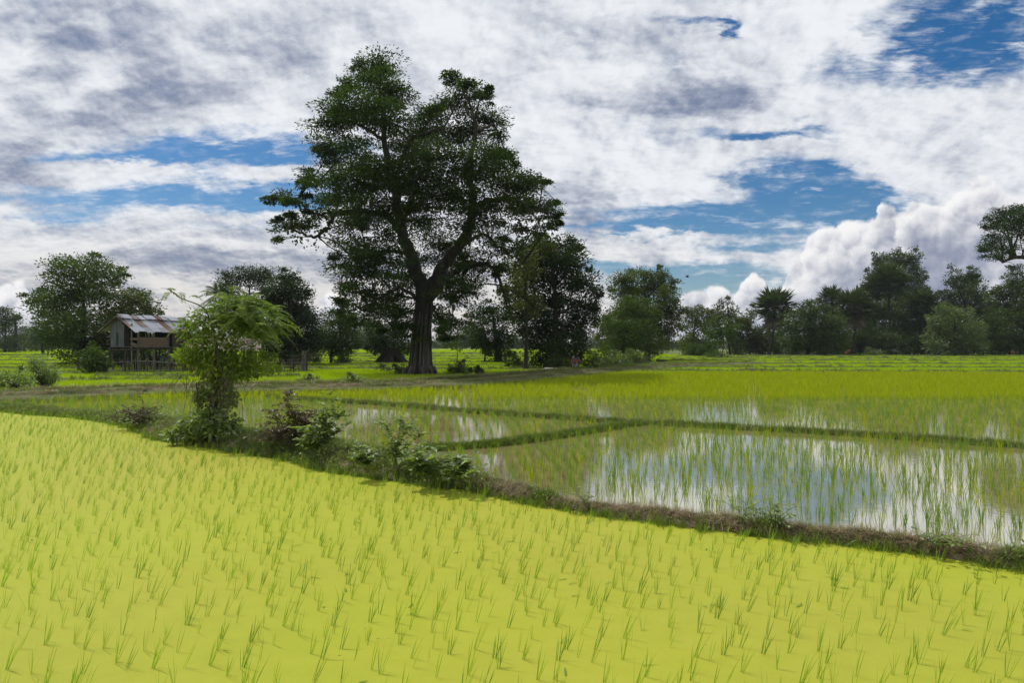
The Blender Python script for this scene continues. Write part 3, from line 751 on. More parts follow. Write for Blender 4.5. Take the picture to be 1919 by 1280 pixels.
    for q in range(26):
        s = sk[r.integers(len(sk))]
        if s[2] > 10 or s[2] < 5 or abs(s[0] + 4.6) > 3.4: continue
        e = s + np.array([r.normal() * .3, r.normal() * .3, -r.uniform(1, 3.2)])
        vm.tube(curve([s, (s + e) / 2 + r.normal(size=3) * .15, e], 4), .014, 3)
    for m_ in (tm, cm_, rm, vm): m_.v = [v - b for v in m_.v]
    link("trunk", tm.mesh("trunk", M["bark"], True), root)
    ro = link("clasping_roots", rm.mesh("clasping_roots", M["bark_pale"], True), root)
    link("crown", cm_.mesh("crown", M["leaf_hero"]), root)
    link("hanging_vines", vm.mesh("hanging_vines", M["bark"], True), root)
hero()

def D(py, z=0.0): return (CAM_H - z) * F / (py - HY)

def covered(n, w, h):   # vines up a trunk
    def f(tm, cm_, r, b):
        p = np.stack([b[0] + r.normal(size=n) * w, b[1] + r.normal(size=n) * w, r.random(n) * h], 1)
        L = .26 * r.uniform(.6, 1.2, n); leaf_quads(cm_, p, r.normal(size=p.shape) + np.array([0, 0, -.6]), r.normal(size=p.shape), L, L * .55)
    return f
def buttress(k, e, h):
    def f(tm, cm_, r, b):
        for q in range(k):
            an = q * 6.283 / k + r.uniform(-.3, .3)
            pts = [(b[0] + math.cos(an) * x, b[1] + math.sin(an) * x * .8, z) for x, z in ((.15, h), (e * .45, h * .45), (e, -.05))]
            tm.tube(curve(pts, 4), np.linspace(e * .28, e * .16, 9), 6)
    return f

# left group, by the hut
tree("broadleaf_tree", "tall spreading tree with uneven lobed crown standing just left of the stilt hut", "tree", 58, (150, 690),
     [(140, 490, 45, 15), (115, 510, 32, 22), (160, 510, 52, 24), (200, 510, 32, 20), (220, 522, 15, 10), (150, 545, 55, 26), (105, 545, 26, 18), (190, 545, 34, 16), (68, 562, 28, 12), (88, 575, 32, 18), (96, 600, 28, 22, .8), (110, 585, 34, 22), (150, 600, 56, 30), (180, 630, 46, 34), (140, 640, 50, 36), (110, 630, 28, 30, .7), (170, 670, 40, 22), (130, 560, 44, 24)], "leaf_mid", (155, 540), .35, seed=11, cover=2.1, shell=.45)
tree("broadleaf_tree", "lower rounded tree spreading above the hut's rusty roof, beside the taller lobed tree", "tree", 60, (225, 690),
     [(235, 558, 38, 16), (262, 568, 30, 18), (285, 585, 18, 13), (235, 590, 40, 24), (268, 600, 28, 20), (210, 600, 34, 26), (225, 640, 50, 36)], "leaf_warm", (240, 590), .25, seed=12, cover=3)
tree("broadleaf_tree", "domed tree with a see-through underside rising behind the feathery sapling", "tree", 76, (470, 690),
     [(465, 512, 40, 14), (435, 525, 24, 18), (500, 520, 24, 18), (468, 532, 44, 14, .5), (425, 548, 16, 16, .7), (510, 545, 16, 18), (450, 555, 30, 16, .4), (485, 560, 24, 20, .5), (455, 610, 40, 30), (420, 590, 20, 26)], "leaf_dark", (468, 540), .32, seed=13, cover=2.6)
tree("vine_covered_tree", "dark vine-draped tree column with ragged top above the bamboo pen", "tree", 60, (545, 692),
     [(545, 520, 14, 16), (535, 540, 28, 22), (565, 545, 16, 18), (515, 560, 22, 26), (560, 575, 30, 30), (535, 590, 40, 34), (580, 600, 18, 30), (525, 630, 34, 34), (565, 640, 36, 34), (590, 640, 12, 30), (550, 675, 46, 20), (508, 650, 16, 36)], "leaf_dark", (545, 560), .4, seed=14, cover=3.6, extra=covered(1500, .7, 5), shell=.6, droop=.6)
tree("broadleaf_tree", "bushy tree with a thin bare second stem between the bamboo pen and the giant trunk", "tree", 66, (640, 683),
     [(635, 592, 26, 16), (650, 605, 16, 18), (628, 620, 28, 22), (655, 635, 20, 24), (632, 650, 32, 18), (610, 640, 12, 16), (643, 672, 14, 12)], "leaf_mid", (638, 620), .2, seed=15, cover=3.4, extra=lambda tm, cm_, r, b: tm.tube(curve([b + np.array([-1.1, .3, 0]), b + np.array([-1.0, .2, 1.2]), b + np.array([-.5, 0, 3])], 5), .16, 6))
tree("buttressed_tree", "squat tree on a broad flared buttress root, just left of the giant trunk", "tree", 68, (733, 683),
     [(730, 625, 30, 20), (708, 635, 18, 22), (752, 635, 22, 22), (725, 650, 26, 14), (755, 655, 14, 10), (700, 655, 12, 12)], "leaf_dark", (732, 640), .75, seed=16, cover=3.2, extra=buttress(9, 1.7, 1.8), flare=1.6)
tree("broadleaf_tree", "mid-sized tree with thick vine-clad trunk seen under the giant tree's right limb", "tree", 70, (934, 677),
     [(915, 585, 36, 18, .8), (890, 600, 16, 14, .7), (940, 595, 28, 20, .8), (905, 620, 26, 22), (945, 625, 20, 24), (930, 650, 18, 20), (955, 665, 10, 10), (897, 640, 14, 20, .8)], "leaf_dark", (925, 605), .5, seed=17, cover=2.8, extra=covered(900, .55, 3.6))
tree("slender_tree", "thin-stemmed young tree next to the vine-clad trunk under the giant's right limb", "tree", 70.5, (908, 678), [(905, 640, 13, 14), (910, 655, 12, 10, .8), (902, 622, 12, 14, .8)], "leaf_mid", (907, 640), .13, seed=18)
tree("drooping_tree", "light feathery shrub-tree hanging in the gap right of the giant trunk", "tree", 64, (856, 692), [(850, 625, 22, 10, .5), (872, 615, 16, 10, .5), (840, 640, 14, 10, .5), (862, 645, 16, 10, .6)], "leaf_mid", (855, 640), .06, seed=181, cover=1.9)
tree("leafy_tree", "big dense dark tree between the giant tree and the red motorbike", "tree", 54, (1035, 695),
     [(1010, 455, 28, 16), (1050, 460, 36, 16), (1077, 458, 14, 12), (985, 478, 30, 24), (1030, 485, 44, 26), (1070, 485, 32, 24), (965, 510, 28, 24), (1010, 520, 44, 30), (1060, 520, 44, 32), (1095, 530, 26, 22), (1115, 545, 14, 14, .8), (975, 555, 34, 26), (1030, 565, 46, 30), (1080, 565, 36, 28), (1105, 580, 16, 24, .8), (1000, 600, 40, 28), (1050, 610, 46, 30), (1085, 615, 26, 26), (970, 590, 20, 20, .7), (1015, 640, 36, 24), (1060, 650, 38, 24), (1085, 655, 16, 20), (1030, 675, 40, 16), (980, 620, 20, 14, .6)],
     "leaf_dark", (1040, 540), .5, seed=19, cover=3.3, extra=covered(1600, .8, 4), shell=.5)
tree("broadleaf_tree", "lit yellow-green tree overlapping the left side of the big dense tree by the motorbike", "tree", 50, (985, 697),
     [(1015, 470, 22, 16, .8), (990, 500, 26, 22, .8), (965, 535, 26, 22, .8), (985, 560, 26, 20, .7), (950, 550, 14, 16, .7), (1010, 445, 12, 8, .6), (1000, 580, 18, 14, .6)], "leaf_warm", (985, 530), .22, seed=20, cover=2.6)
tree("leafy_tree", "full round tree behind the roadside bushes, its crown in two tiers", "tree", 78, (1212, 678),
     [(1170, 522, 22, 14), (1205, 515, 32, 12), (1240, 518, 14, 14), (1175, 545, 28, 22), (1220, 540, 40, 24), (1252, 555, 20, 20), (1190, 575, 42, 26), (1240, 585, 30, 26), (1262, 590, 16, 20), (1160, 590, 26, 20), (1135, 605, 20, 14), (1200, 610, 40, 28), (1245, 620, 32, 24), (1165, 625, 40, 24), (1125, 628, 14, 10, .7), (1215, 645, 40, 18), (1150, 650, 32, 16)], "leaf_warm", (1212, 560), .5, seed=21, cover=3.4, shell=.55)
tree("leafy_tree", "lower green tree in front of the two-tier round tree, rising out of the roadside bushes", "tree", 70, (1172, 682),
     [(1190, 570, 26, 14), (1175, 590, 32, 18), (1215, 590, 20, 18), (1150, 612, 24, 16), (1190, 620, 34, 24), (1165, 645, 32, 18)], "leaf_mid", (1180, 610), .25, seed=22, cover=3.0)

# right tree line
RT = "trees of the right-hand tree line"
tree("broadleaf_tree", "loose ragged tree with bare branch tips, left end of the right tree line", "tree", 122, (1300, 668),
     [(1298, 582, 20, 10), (1320, 592, 18, 14), (1295, 600, 20, 16), (1325, 612, 16, 14), (1305, 622, 20, 16, .7), (1302, 650, 26, 16), (1290, 640, 16, 12, .7)], "leaf_warm", (1305, 600), .3, group=RT, seed=31)
tree("broadleaf_tree", "thin-topped tree whose sparse upper tuft sticks out between round tree and fan palm", "tree", 124, (1368, 668),
     [(1362, 566, 12, 7, .7), (1345, 575, 10, 8, .7), (1376, 580, 10, 8, .8), (1355, 590, 20, 12), (1380, 600, 18, 14), (1340, 600, 16, 12), (1372, 622, 24, 18), (1400, 600, 10, 18, .7)], "leaf_warm", (1365, 600), .25, group=RT, seed=32)
tree("slender_tree", "small tree on a bare pale stem above a low shrub out in the right field", "tree", 98, (1352, 672),
     [(1350, 608, 22, 11), (1335, 620, 16, 10), (1368, 618, 16, 12), (1350, 630, 26, 12, .8), (1340, 640, 14, 9, .7)], "leaf_mid", (1352, 622), .13, bark="bark_pale", seed=33, cover=3)
tree("broadleaf_tree", "brownish thicket tree just left of the fan palm with shaggy trunk", "tree", 128, (1405, 667), [(1400, 610, 12, 20, .8), (1410, 585, 12, 10, .7), (1392, 640, 26, 16), (1420, 645, 22, 16), (1408, 628, 14, 14)], "leaf_warm", (1405, 620), .2, group=RT, seed=34)
tree("dense_tree", "wide domed dark tree with visible short trunk, between the first two fan palms", "tree", 112, (1513, 669),
     [(1515, 578, 22, 12), (1540, 580, 18, 14), (1500, 600, 30, 22), (1540, 605, 34, 24), (1480, 620, 22, 22), (1565, 620, 24, 24), (1515, 630, 46, 24), (1555, 645, 32, 18), (1490, 645, 26, 16)], "leaf_far", (1515, 610), .45, group=RT, seed=35, cover=3.3)
tree("dense_tree", "dark high-topped tree, the tallest mass of the right tree line", "tree", 140, (1680, 664),
     [(1648, 490, 12, 16, .9), (1680, 485, 22, 14), (1712, 482, 12, 16), (1665, 500, 26, 18), (1700, 505, 26, 22), (1635, 515, 14, 14, .8), (1655, 530, 30, 22), (1705, 540, 28, 26), (1720, 520, 14, 18), (1670, 570, 44, 32), (1700, 590, 36, 34), (1660, 620, 50, 34), (1715, 635, 40, 28)], "leaf_far", (1680, 540), .5, group=RT, seed=36, cover=3.3)
tree("dense_tree", "bushy tree filling the gap under the palms with hanging creepers", "tree", 132, (1640, 665), [(1625, 590, 28, 24), (1655, 585, 26, 24), (1620, 625, 30, 26), (1655, 630, 34, 26), (1600, 640, 20, 22), (1690, 640, 30, 22)], "leaf_mid", (1640, 610), .3, group=RT, seed=37, cover=3.2)
tree("dense_tree", "two-pointed dark tree standing behind the pale round bush-tree on the right", "tree", 136, (1810, 664),
     [(1790, 525, 16, 20, .9), (1822, 520, 14, 18), (1808, 535, 20, 22), (1832, 545, 14, 22), (1775, 555, 18, 18), (1805, 565, 34, 26), (1835, 580, 24, 30), (1770, 590, 30, 30), (1820, 615, 40, 34), (1765, 630, 30, 26), (1850, 600, 12, 30)], "leaf_far", (1808, 570), .45, group=RT, seed=38, cover=3.3)
tree("leafy_tree", "pale green rounded low tree standing forward in the right field", "tree", 108, (1790, 671),
     [(1775, 585, 24, 12), (1800, 592, 24, 14), (1760, 605, 24, 18), (1795, 612, 34, 20), (1825, 618, 18, 16), (1750, 628, 18, 18), (1785, 635, 38, 18), (1820, 640, 24, 16), (1760, 650, 26, 14), (1798, 652, 32, 12)], "leaf_bush", (1788, 620), .3, group=RT, seed=39, cover=2.8, shell=.42)
tree("dense_tree", "broad dark tree mass closing the tree line at the right edge", "tree", 118, (1895, 666),
     [(1905, 520, 20, 16), (1890, 545, 22, 20), (1915, 550, 24, 26), (1868, 560, 16, 16, .8), (1880, 580, 30, 28), (1915, 595, 34, 32), (1870, 610, 26, 30), (1905, 630, 44, 30), (1865, 645, 24, 20), (1950, 560, 40, 50), (1950, 630, 40, 36)], "leaf_far", (1900, 580), .5, group=RT, seed=40, cover=3.3)
tree("flat_crowned_tree", "tall open tree with layered flat crown and bare crooked limbs at the right edge", "tree", 84, (1968, 672),
     [(1900, 393, 26, 8), (1880, 402, 22, 10), (1915, 405, 28, 14), (1862, 418, 22, 9), (1895, 424, 28, 12), (1855, 428, 12, 7), (1912, 440, 20, 12, .7), (1868, 448, 24, 10, .9), (1852, 462, 18, 9), (1885, 466, 26, 9), (1865, 480, 20, 7, .8), (1845, 470, 8, 6), (1950, 400, 36, 20), (1960, 440, 40, 24), (1990, 420, 40, 30), (1905, 500, 14, 6, .5)], "leaf_dark", None, .45, group=None, seed=41, cover=3.6, leaf=.24, bark="bark", trunk_pts=[(1966, 600), (1960, 530), (1930, 488), (1908, 482), (1890, 486), (1878, 492)], flat=.3)
for i_, (bx_, lob_, d_, lab_) in enumerate([
    (1425, [(1418, 622, 18, 14), (1432, 640, 20, 16), (1415, 645, 18, 14)], 133, "low dark tree tucked left of the shaggy fan palm's trunk"),
    (1560, [(1550, 590, 22, 16), (1575, 596, 20, 16), (1560, 618, 30, 20), (1572, 645, 26, 18)], 134, "dark tree behind the right shoulder of the dome tree"),
    (1745, [(1738, 575, 24, 16), (1760, 582, 18, 14), (1745, 600, 28, 22), (1728, 625, 22, 24), (1755, 640, 30, 22)], 139, "dark rounded tree left of the two-pointed tree"),
    (1858, [(1852, 585, 18, 18), (1868, 600, 20, 20), (1845, 625, 24, 22), (1868, 640, 26, 20)], 134, "dark tree between the two-pointed tree and the right edge mass"),
    (1615, [(1612, 570, 20, 16), (1635, 560, 18, 16), (1622, 590, 30, 20)], 141, "dark tree top rising behind the pale-skirted palm")]):
    tree("dense_tree", lab_, "tree", d_, (bx_, 664), lob_, "leaf_far", None, .35, group=RT, seed=140 + i_, cover=3.2)
# trees between / behind, far away
FT = "far trees along the horizon"
far_specs = [(10, 662, [(5, 590, 18, 14), (18, 600, 16, 14), (5, 618, 24, 18), (15, 645, 26, 18)], 150, "dark stand-alone tree at the left edge behind the thin palm"),
             (82, 664, [(85, 622, 22, 14), (70, 632, 18, 14), (100, 635, 20, 14), (82, 645, 30, 10)], 118, "round tree on a short trunk far across the left fields"),
             (48, 660, [(45, 638, 26, 10), (25, 640, 16, 9), (70, 650, 20, 8)], 165, "low spreading far tree beneath the small pale roof on the left"),
             (120, 655, [(112, 630, 22, 16), (140, 640, 30, 16), (50, 625, 24, 12), (30, 640, 30, 14)], 240, "dim distant woodland tree behind the left fields"),
             (690, 658, [(690, 622, 24, 24), (670, 635, 20, 18), (712, 630, 18, 22), (690, 645, 36, 10)], 230, "bluish far tree seen between the bushy tree and the buttressed tree"),
             (850, 657, [(845, 638, 22, 10), (830, 630, 14, 16), (815, 645, 16, 8)], 240, "bluish far tree low behind the giant trunk's right side"),
             (885, 656, [(880, 628, 26, 18), (868, 640, 22, 12), (900, 640, 18, 12)], 235, "bluish far tree filling the gap left of the vine-clad trunk"),
             (970, 656, [(968, 640, 22, 12), (990, 645, 22, 9), (955, 645, 14, 8)], 250, "bluish far tree low between the vine-clad trunk and the big dense tree"),
             (1105, 656, [(1108, 640, 16, 10), (1125, 645, 14, 8), (1090, 648, 14, 7)], 250, "tiny bluish far tree in the gap behind the motorbike"),
             (1240, 660, [(1250, 645, 20, 10), (1225, 650, 14, 7)], 200, "low dark far tree under the two-tier round tree"),
             (1285, 657, [(1285, 645, 18, 10), (1268, 648, 12, 7)], 230, "pale far tree in the gap left of the ragged tree"),
             (605, 658, [(605, 628, 20, 22), (590, 640, 16, 16), (618, 645, 16, 10)], 220, "dull far tree right behind the vine-draped column"),
             (300, 660, [(300, 632, 40, 18), (340, 630, 30, 20), (260, 640, 36, 14), (380, 636, 34, 16)], 190, "dark far trees seen under the stilt hut's floor"),
             (1455, 664, [(1440, 640, 24, 18), (1470, 648, 26, 14), (1455, 622, 20, 14)], 134, "dull green thicket tree below the first fan palm"),
             (1585, 664, [(1580, 640, 26, 20), (1605, 650, 20, 12), (1570, 655, 22, 9)], 138, "dark thicket tree at the foot of the pale-skirted palm"),
             (1735, 664, [(1735, 590, 22, 22), (1725, 620, 26, 26), (1745, 645, 30, 16)], 142, "leafy tree wedged between the high-topped tree and the two-pointed tree")]
for i, (bx, by, lob, d, lab) in enumerate(far_specs):
    tree("distant_tree", lab, "tree", d, (bx, by), lob, "leaf_far", None, .35, leaf=.45, cover=3.0, group=FT, seed=60 + i, spray=1.4, per=14)
# ------------------------------------------------------------------ rice, grass: variants and scatter
def blades(mb, n, h, w, spread, lean, lean_v, bend, r, segs=3, base_r=.02):
    """a clump of grass blades; lean = mean lean vector (x, y) per unit height"""
    for k in range(n):
        a = r.uniform(0, 2 * np.pi); br = base_r * math.sqrt(r.random())
        b = np.array([br * math.cos(a), br * math.sin(a), 0])
        hh = h * r.uniform(.55, 1.1)
        l = np.array([lean[0] + r.normal() * lean_v + spread * math.cos(a), lean[1] + r.normal() * lean_v + spread * math.sin(a)])
        t = np.linspace(0, 1, segs + 1)
        bx = l[0] * hh * t + bend * r.normal() * hh * t * t; by = l[1] * hh * t + bend * r.normal() * hh * t * t
        c = np.stack([b[0] + bx, b[1] + by, hh * t * (1 - .12 * np.hypot(*l) * t)], 1)
        fa = r.uniform(-.9, .9); s = np.array([math.cos(fa), math.sin(fa), 0])
        ww = w * r.uniform(.7, 1.2) * np.array([.75, 1, .8, .08] if segs == 3 else ([.9, 1, .08] if segs == 2 else [1, .1]))
        v = np.empty((2 * (segs + 1), 3)); v[0::2] = c - s * ww[:, None] / 2; v[1::2] = c + s * ww[:, None] / 2
        mb.add(v, [[2*i, 2*i+1, 2*i+3, 2*i+2] for i in range(segs)])

def variants(prefix, count, fn, mats):
    res = []
    for k in range(count):
        r = np.random.default_rng(900 + k * 17 + len(prefix)); m = MB(); fn(m, r, k)
        me = m.mesh(prefix, mats[k % len(mats)]); res.append(me)
    return res
V_near = variants("rice_blades_duckweed", 10, lambda m, r, k: blades(m, [2, 3, 5, 6, 7, 8, 3, 9, 4, 6][k], .24, .0047, .10, (.30, .02), .10, .05, r, base_r=.014), [M["rice_near"], M["rice_near"], M["rice_near2"]])
V_wet = variants("rice_blades_wet", 8, lambda m, r, k: blades(m, [6, 8, 10, 12, 9, 7, 11, 5][k], .31, .0082, .10, (.03, .02), .10, .06, r, base_r=.03), [M["rice_row"], M["rice_row"], M["rice_wet"]])
V_mid = variants("rice_blades_mid", 5, lambda m, r, k: blades(m, 12, .30, .016, .12, (.02, 0), .10, .06, r, 2, base_r=.07), [M["rice_wet"]])
V_far = variants("rice_blades_far", 4, lambda m, r, k: blades(m, 60, .27, .024, .06, (.02, 0), .10, .06, r, 1, base_r=.34), [M["rice_far"]])

def scatter(name, meshes, groups, label, cat):
    """one 'stuff' object: points carrying variant / rotation / scale, instanced by a node tree"""
    col = bpy.data.collections.new(name + "_variants")
    for i, me in enumerate(meshes):
        o = bpy.data.objects.new("%s_variant_%03d" % (name, i), me); col.objects.link(o)
    pos = np.concatenate([g_[0] for g_ in groups]); var = np.concatenate([g_[1] for g_ in groups])
    rot = np.concatenate([g_[2] for g_ in groups]); scl = np.concatenate([g_[3] for g_ in groups])
    me = mesh_np(name, pos)
    a = me.attributes.new("var", "INT", "POINT"); a.data.foreach_set("value", var.astype(np.int32))
    a = me.attributes.new("rot", "FLOAT_VECTOR", "POINT"); a.data.foreach_set("vector", rot.astype(np.float32).ravel())
    a = me.attributes.new("scl", "FLOAT", "POINT"); a.data.foreach_set("value", scl.astype(np.float32))
    o = link(name, me); tag(o, label, cat, None, "stuff")
    gt = bpy.data.node_groups.new(name + "_scatter", "GeometryNodeTree")
    gt.interface.new_socket("Geometry", in_out="INPUT", socket_type="NodeSocketGeometry")
    gt.interface.new_socket("Geometry", in_out="OUTPUT", socket_type="NodeSocketGeometry")
    gi = gt.nodes.new("NodeGroupInput"); go = gt.nodes.new("NodeGroupOutput")
    ip = gt.nodes.new("GeometryNodeInstanceOnPoints"); ci = gt.nodes.new("GeometryNodeCollectionInfo")
    ci.inputs[0].default_value = col; ci.inputs[1].default_value = True; ci.inputs[2].default_value = True
    def att(nm, typ):
        n = gt.nodes.new("GeometryNodeInputNamedAttribute"); n.data_type = typ; n.inputs[0].default_value = nm
        return n.outputs[0]
    gt.links.new(gi.outputs[0], ip.inputs["Points"]); gt.links.new(ci.outputs[0], ip.inputs["Instance"])
    ip.inputs["Pick Instance"].default_value = True
    gt.links.new(att("var", "INT"), ip.inputs["Instance Index"])
    e2r = gt.nodes.new("FunctionNodeEulerToRotation"); gt.links.new(att("rot", "FLOAT_VECTOR"), e2r.inputs[0])
    gt.links.new(e2r.outputs[0], ip.inputs["Rotation"]); gt.links.new(att("scl", "FLOAT"), ip.inputs["Scale"])
    gt.links.new(ip.outputs[0], go.inputs[0])
    md = o.modifiers.new("scatter", "NODES"); md.node_group = gt
    return o

def jgrid(x0, x1, y0, y1, sx, sy, j, r, ang=0.0):
    if ang:
        L = max(abs(x1 - x0), abs(y1 - y0)) * 1.0; cx_, cy_ = (x0 + x1) / 2, (y0 + y1) / 2
        gx, gy = np.meshgrid(np.arange(-L, L, sx), np.arange(-L, L, sy)); gx = gx.ravel(); gy = gy.ravel()
        X = cx_ + gx * math.cos(ang) - gy * math.sin(ang); Y = cy_ + gx * math.sin(ang) + gy * math.cos(ang)
        k = (X > x0) & (X < x1) & (Y > y0) & (Y < y1); X, Y = X[k], Y[k]
    else:
        gx, gy = np.meshgrid(np.arange(x0, x1, sx), np.arange(y0, y1, sy)); X = gx.ravel(); Y = gy.ravel()
    return X + r.normal(size=len(X)) * sx * j, Y + r.normal(size=len(X)) * sy * j
def inview(x, y, mx=.80): return (np.abs(x) < y * mx + 1.0)
def ridge_dist(X, Y, C):
    q = curve(np.asarray(C)[:, :2], 6); dm = np.full(len(X), 1e9)
    for k in range(len(q) - 1):
        a, b = q[k], q[k + 1]; ab = b - a; t = np.clip(((X - a[0]) * ab[0] + (Y - a[1]) * ab[1]) / (ab @ ab + 1e-9), 0, 1)
        dm = np.minimum(dm, np.hypot(X - a[0] - t * ab[0], Y - a[1] - t * ab[1]))
    return dm
r = np.random.default_rng(55)
# duckweed paddy
X, Y = jgrid(-17, 9, 3.2, 21, .188, .188, .28, r, .25)
k = inpoly(X, Y, duck_poly) & inview(X, Y) & (ridge_dist(X, Y, BC) > .40)
k &= r.random(len(X)) > .06
X, Y = X[k], Y[k]; o_ = np.argsort(Y); X, Y = X[o_], Y[o_]
nv = r.integers(0, 10, len(X)); rz = r.normal(size=len(X)) * .55; sc = r.uniform(.60, 1.02, len(X))
seen = np.abs(X) < Y * .752
big = np.where(seen)[0][:300]; rest = np.setdiff1d(np.arange(len(X)), big)
for i in big:
    o = bpy.data.objects.new("rice_plant", V_near[nv[i]]); COL.objects.link(o)
    o.location = (X[i], Y[i], -.01); o.rotation_euler = (0, 0, rz[i]); o.scale = (sc[i],) * 3
    tag(o, "slender young rice plant leaning out of the yellow-green duckweed in the foreground", "rice plant", "young rice plants in the duckweed paddy")
def rots(n, s=3.14, t=0.0): return np.stack([r.normal(size=n) * t, r.normal(size=n) * t, r.uniform(-s, s, n)], 1)
G = []
n = len(rest); G.append((np.stack([X[rest], Y[rest], np.full(n, -.01)], 1), nv[rest], np.stack([0 * rz[rest], 0 * rz[rest], rz[rest]], 1), sc[rest]))
# flooded paddies: clumps in loose rows, with thin places where open water shows
gaps = [(850, 738, 42, 16), (1100, 735, 30, 18), (1360, 777, 70, 12), (1413, 738, 16, 18), (1272, 717, 26, 9), (975, 720, 18, 6), (725, 746, 20, 6), (1860, 805, 12, 14), (670, 790, 40, 26), (1130, 775, 40, 12), (890, 800, 60, 14), (690, 765, 40, 8), (615, 820, 20, 30), (930, 855, 40, 30), (1580, 745, 10, 14)]
def thin(X, Y):
    px = CX + X / Y * F; py = HY + CAM_H * F / Y; p = np.zeros(len(X))
    for cx, cy, rx, ry in gaps: p = np.maximum(p, .42 * np.clip(1.7 - np.hypot((px - cx) / rx, (py - cy) / ry), 0, 1) ** 1.5)
    return p
X, Y = jgrid(-24, 21, 5.5, 24.5, .245, .19, .13, r, .10)
k = inpoly(X, Y, wet_poly) & inview(X, Y, .79) & (ridge_dist(X, Y, BC) > .42) & (ridge_dist(X, Y, AC) > .34) & (ridge_dist(X, Y, BCx) > .34) & (ridge_dist(X, Y, TC) > 2.0)
k &= r.random(len(X)) > .10 + thin(X, Y); X, Y = X[k], Y[k]; n = len(X)
dn = fbm(X * .35, Y * .35, 77)
G.append((np.stack([X, Y, np.full(n, -.015)], 1), 10 + r.integers(0, 8, n), rots(n), r.uniform(.55, .98, n) * (.86 + .3 * dn)))
X, Y = jgrid(-26, 42, 23.0, 49, .26, .24, .22, r, .06)
k = (inpoly(X, Y, wet_poly)) & inview(X, Y, .79) & (Y > 24.3) & (ridge_dist(X, Y, AC) > .34) & (ridge_dist(X, Y, TC) > 2.1)
k &= r.random(len(X)) > .08 + thin(X, Y); X, Y = X[k], Y[k]; n = len(X)
G.append((np.stack([X, Y, np.full(n, -.015)], 1), 18 + r.integers(0, 5, n), rots(n), r.uniform(.7, 1.1, n)))
# far fields
track_line = lambda X, Y: ridge_dist(X, Y, TC)
ridge_lines = [q[:, q.shape[1] // 2, :2] for q in far_ridges]
for (y0, y1, s) in ((28, 62, .40), (62, 110, .52), (110, 215, .85)):
    X, Y = jgrid(-.82 * y1, .82 * y1, y0, y1, s, s, .25, r)
    k = inpoly(X, Y, far_poly) & inview(X, Y, .79) & (track_line(X, Y) > 2.4)
    X, Y = X[k], Y[k]; ok = np.ones(len(X), bool)
    for q in ridge_lines:
        ok &= ridge_dist(X, Y, q[:: max(1, len(q) // 12)]) > .45 + .006 * y0
    # no rice right under the hut, big trees and tree line
    for (cx, cy, rr) in ((-25, 49.5, 5.2), (-5.8, 43, 1.9), (3.2, 54, 3.2), (-17, 47.5, 3.6)): ok &= np.hypot(X - cx, Y - cy) > rr
    ok &= ~((Y > 112) & (X > 28)); ok &= ~((Y > 56) & (Y < 90) & (X > 8) & (X < 17.5) & (Y < 80))
    X, Y = X[ok], Y[ok]; n = len(X)
    G.append((np.stack([X, Y, np.full(n, -.04)], 1), 23 + r.integers(0, 4, n), rots(n), r.uniform(.8, 1.15, n) * (s / .42) ** .35))
scatter("rice", V_near + V_wet + V_mid + V_far, G, "bright green young rice standing in the flooded and far paddies", "rice")

# grass on the bunds and the track's banks
def straw(m, r, k):
    for q in range(26):
        a = r.uniform(0, 6.28); L = r.uniform(.06, .17); c = np.array([r.normal() * .06, r.normal() * .06, r.uniform(.0, .05)])
        d_ = np.array([math.cos(a), math.sin(a), r.uniform(-.1, .5)]); s = np.cross(d_, [0, 0, 1]); s /= np.linalg.norm(s)
        m.add([c - s * .003, c + s * .003, c + d_ * L], None, [[0, 1, 2]])
def herb(m, r, k):
    n = 22; p = np.abs(r.normal(size=(n, 3))) * np.array([.0, .0, .05]) + r.normal(size=(n, 3)) * np.array([.07, .07, .0])
    leaf_quads(m, p, r.normal(size=(n, 3)) + np.array([0, 0, .6]), r.normal(size=(n, 3)) * .5 + np.array([0, 0, 1]), r.uniform(.03, .06, n), r.uniform(.018, .03, n))
V_g = variants("grass_tuft", 6, lambda m, r, k: blades(m, 16, .11 + .015 * k, .007, .35, (0, 0), .22, .25, r, 2, .05), [M["grass"]])
V_s = variants("straw", 3, straw, [M["grass_dry"]])
V_h = variants("ground_herb", 2, herb, [M["leaf_weed"]])
def onridge(q, n, r, lo=0.0, hi=1.0, c0=.1, c1=.9):
    a = r.uniform(lo, hi, n) * (q.shape[0] - 1.001); b = r.uniform(c0, c1, n) * (q.shape[1] - 1.001)
    i = a.astype(int); j = b.astype(int); fa = (a - i)[:, None]; fb = (b - j)[:, None]
    return (q[i, j] * (1 - fa) + q[i + 1, j] * fa) * (1 - fb) + (q[i, j + 1] * (1 - fa) + q[i + 1, j + 1] * fa) * fb
GG = []
def put(p, lo, hi, s0, s1, t=.25):
    p = p[inview(p[:, 0], p[:, 1], .80)]; n = len(p)
    GG.append((p - np.array([0, 0, .01]), r.integers(lo, hi, n), rots(n, 3.14, t), r.uniform(s0, s1, n)))
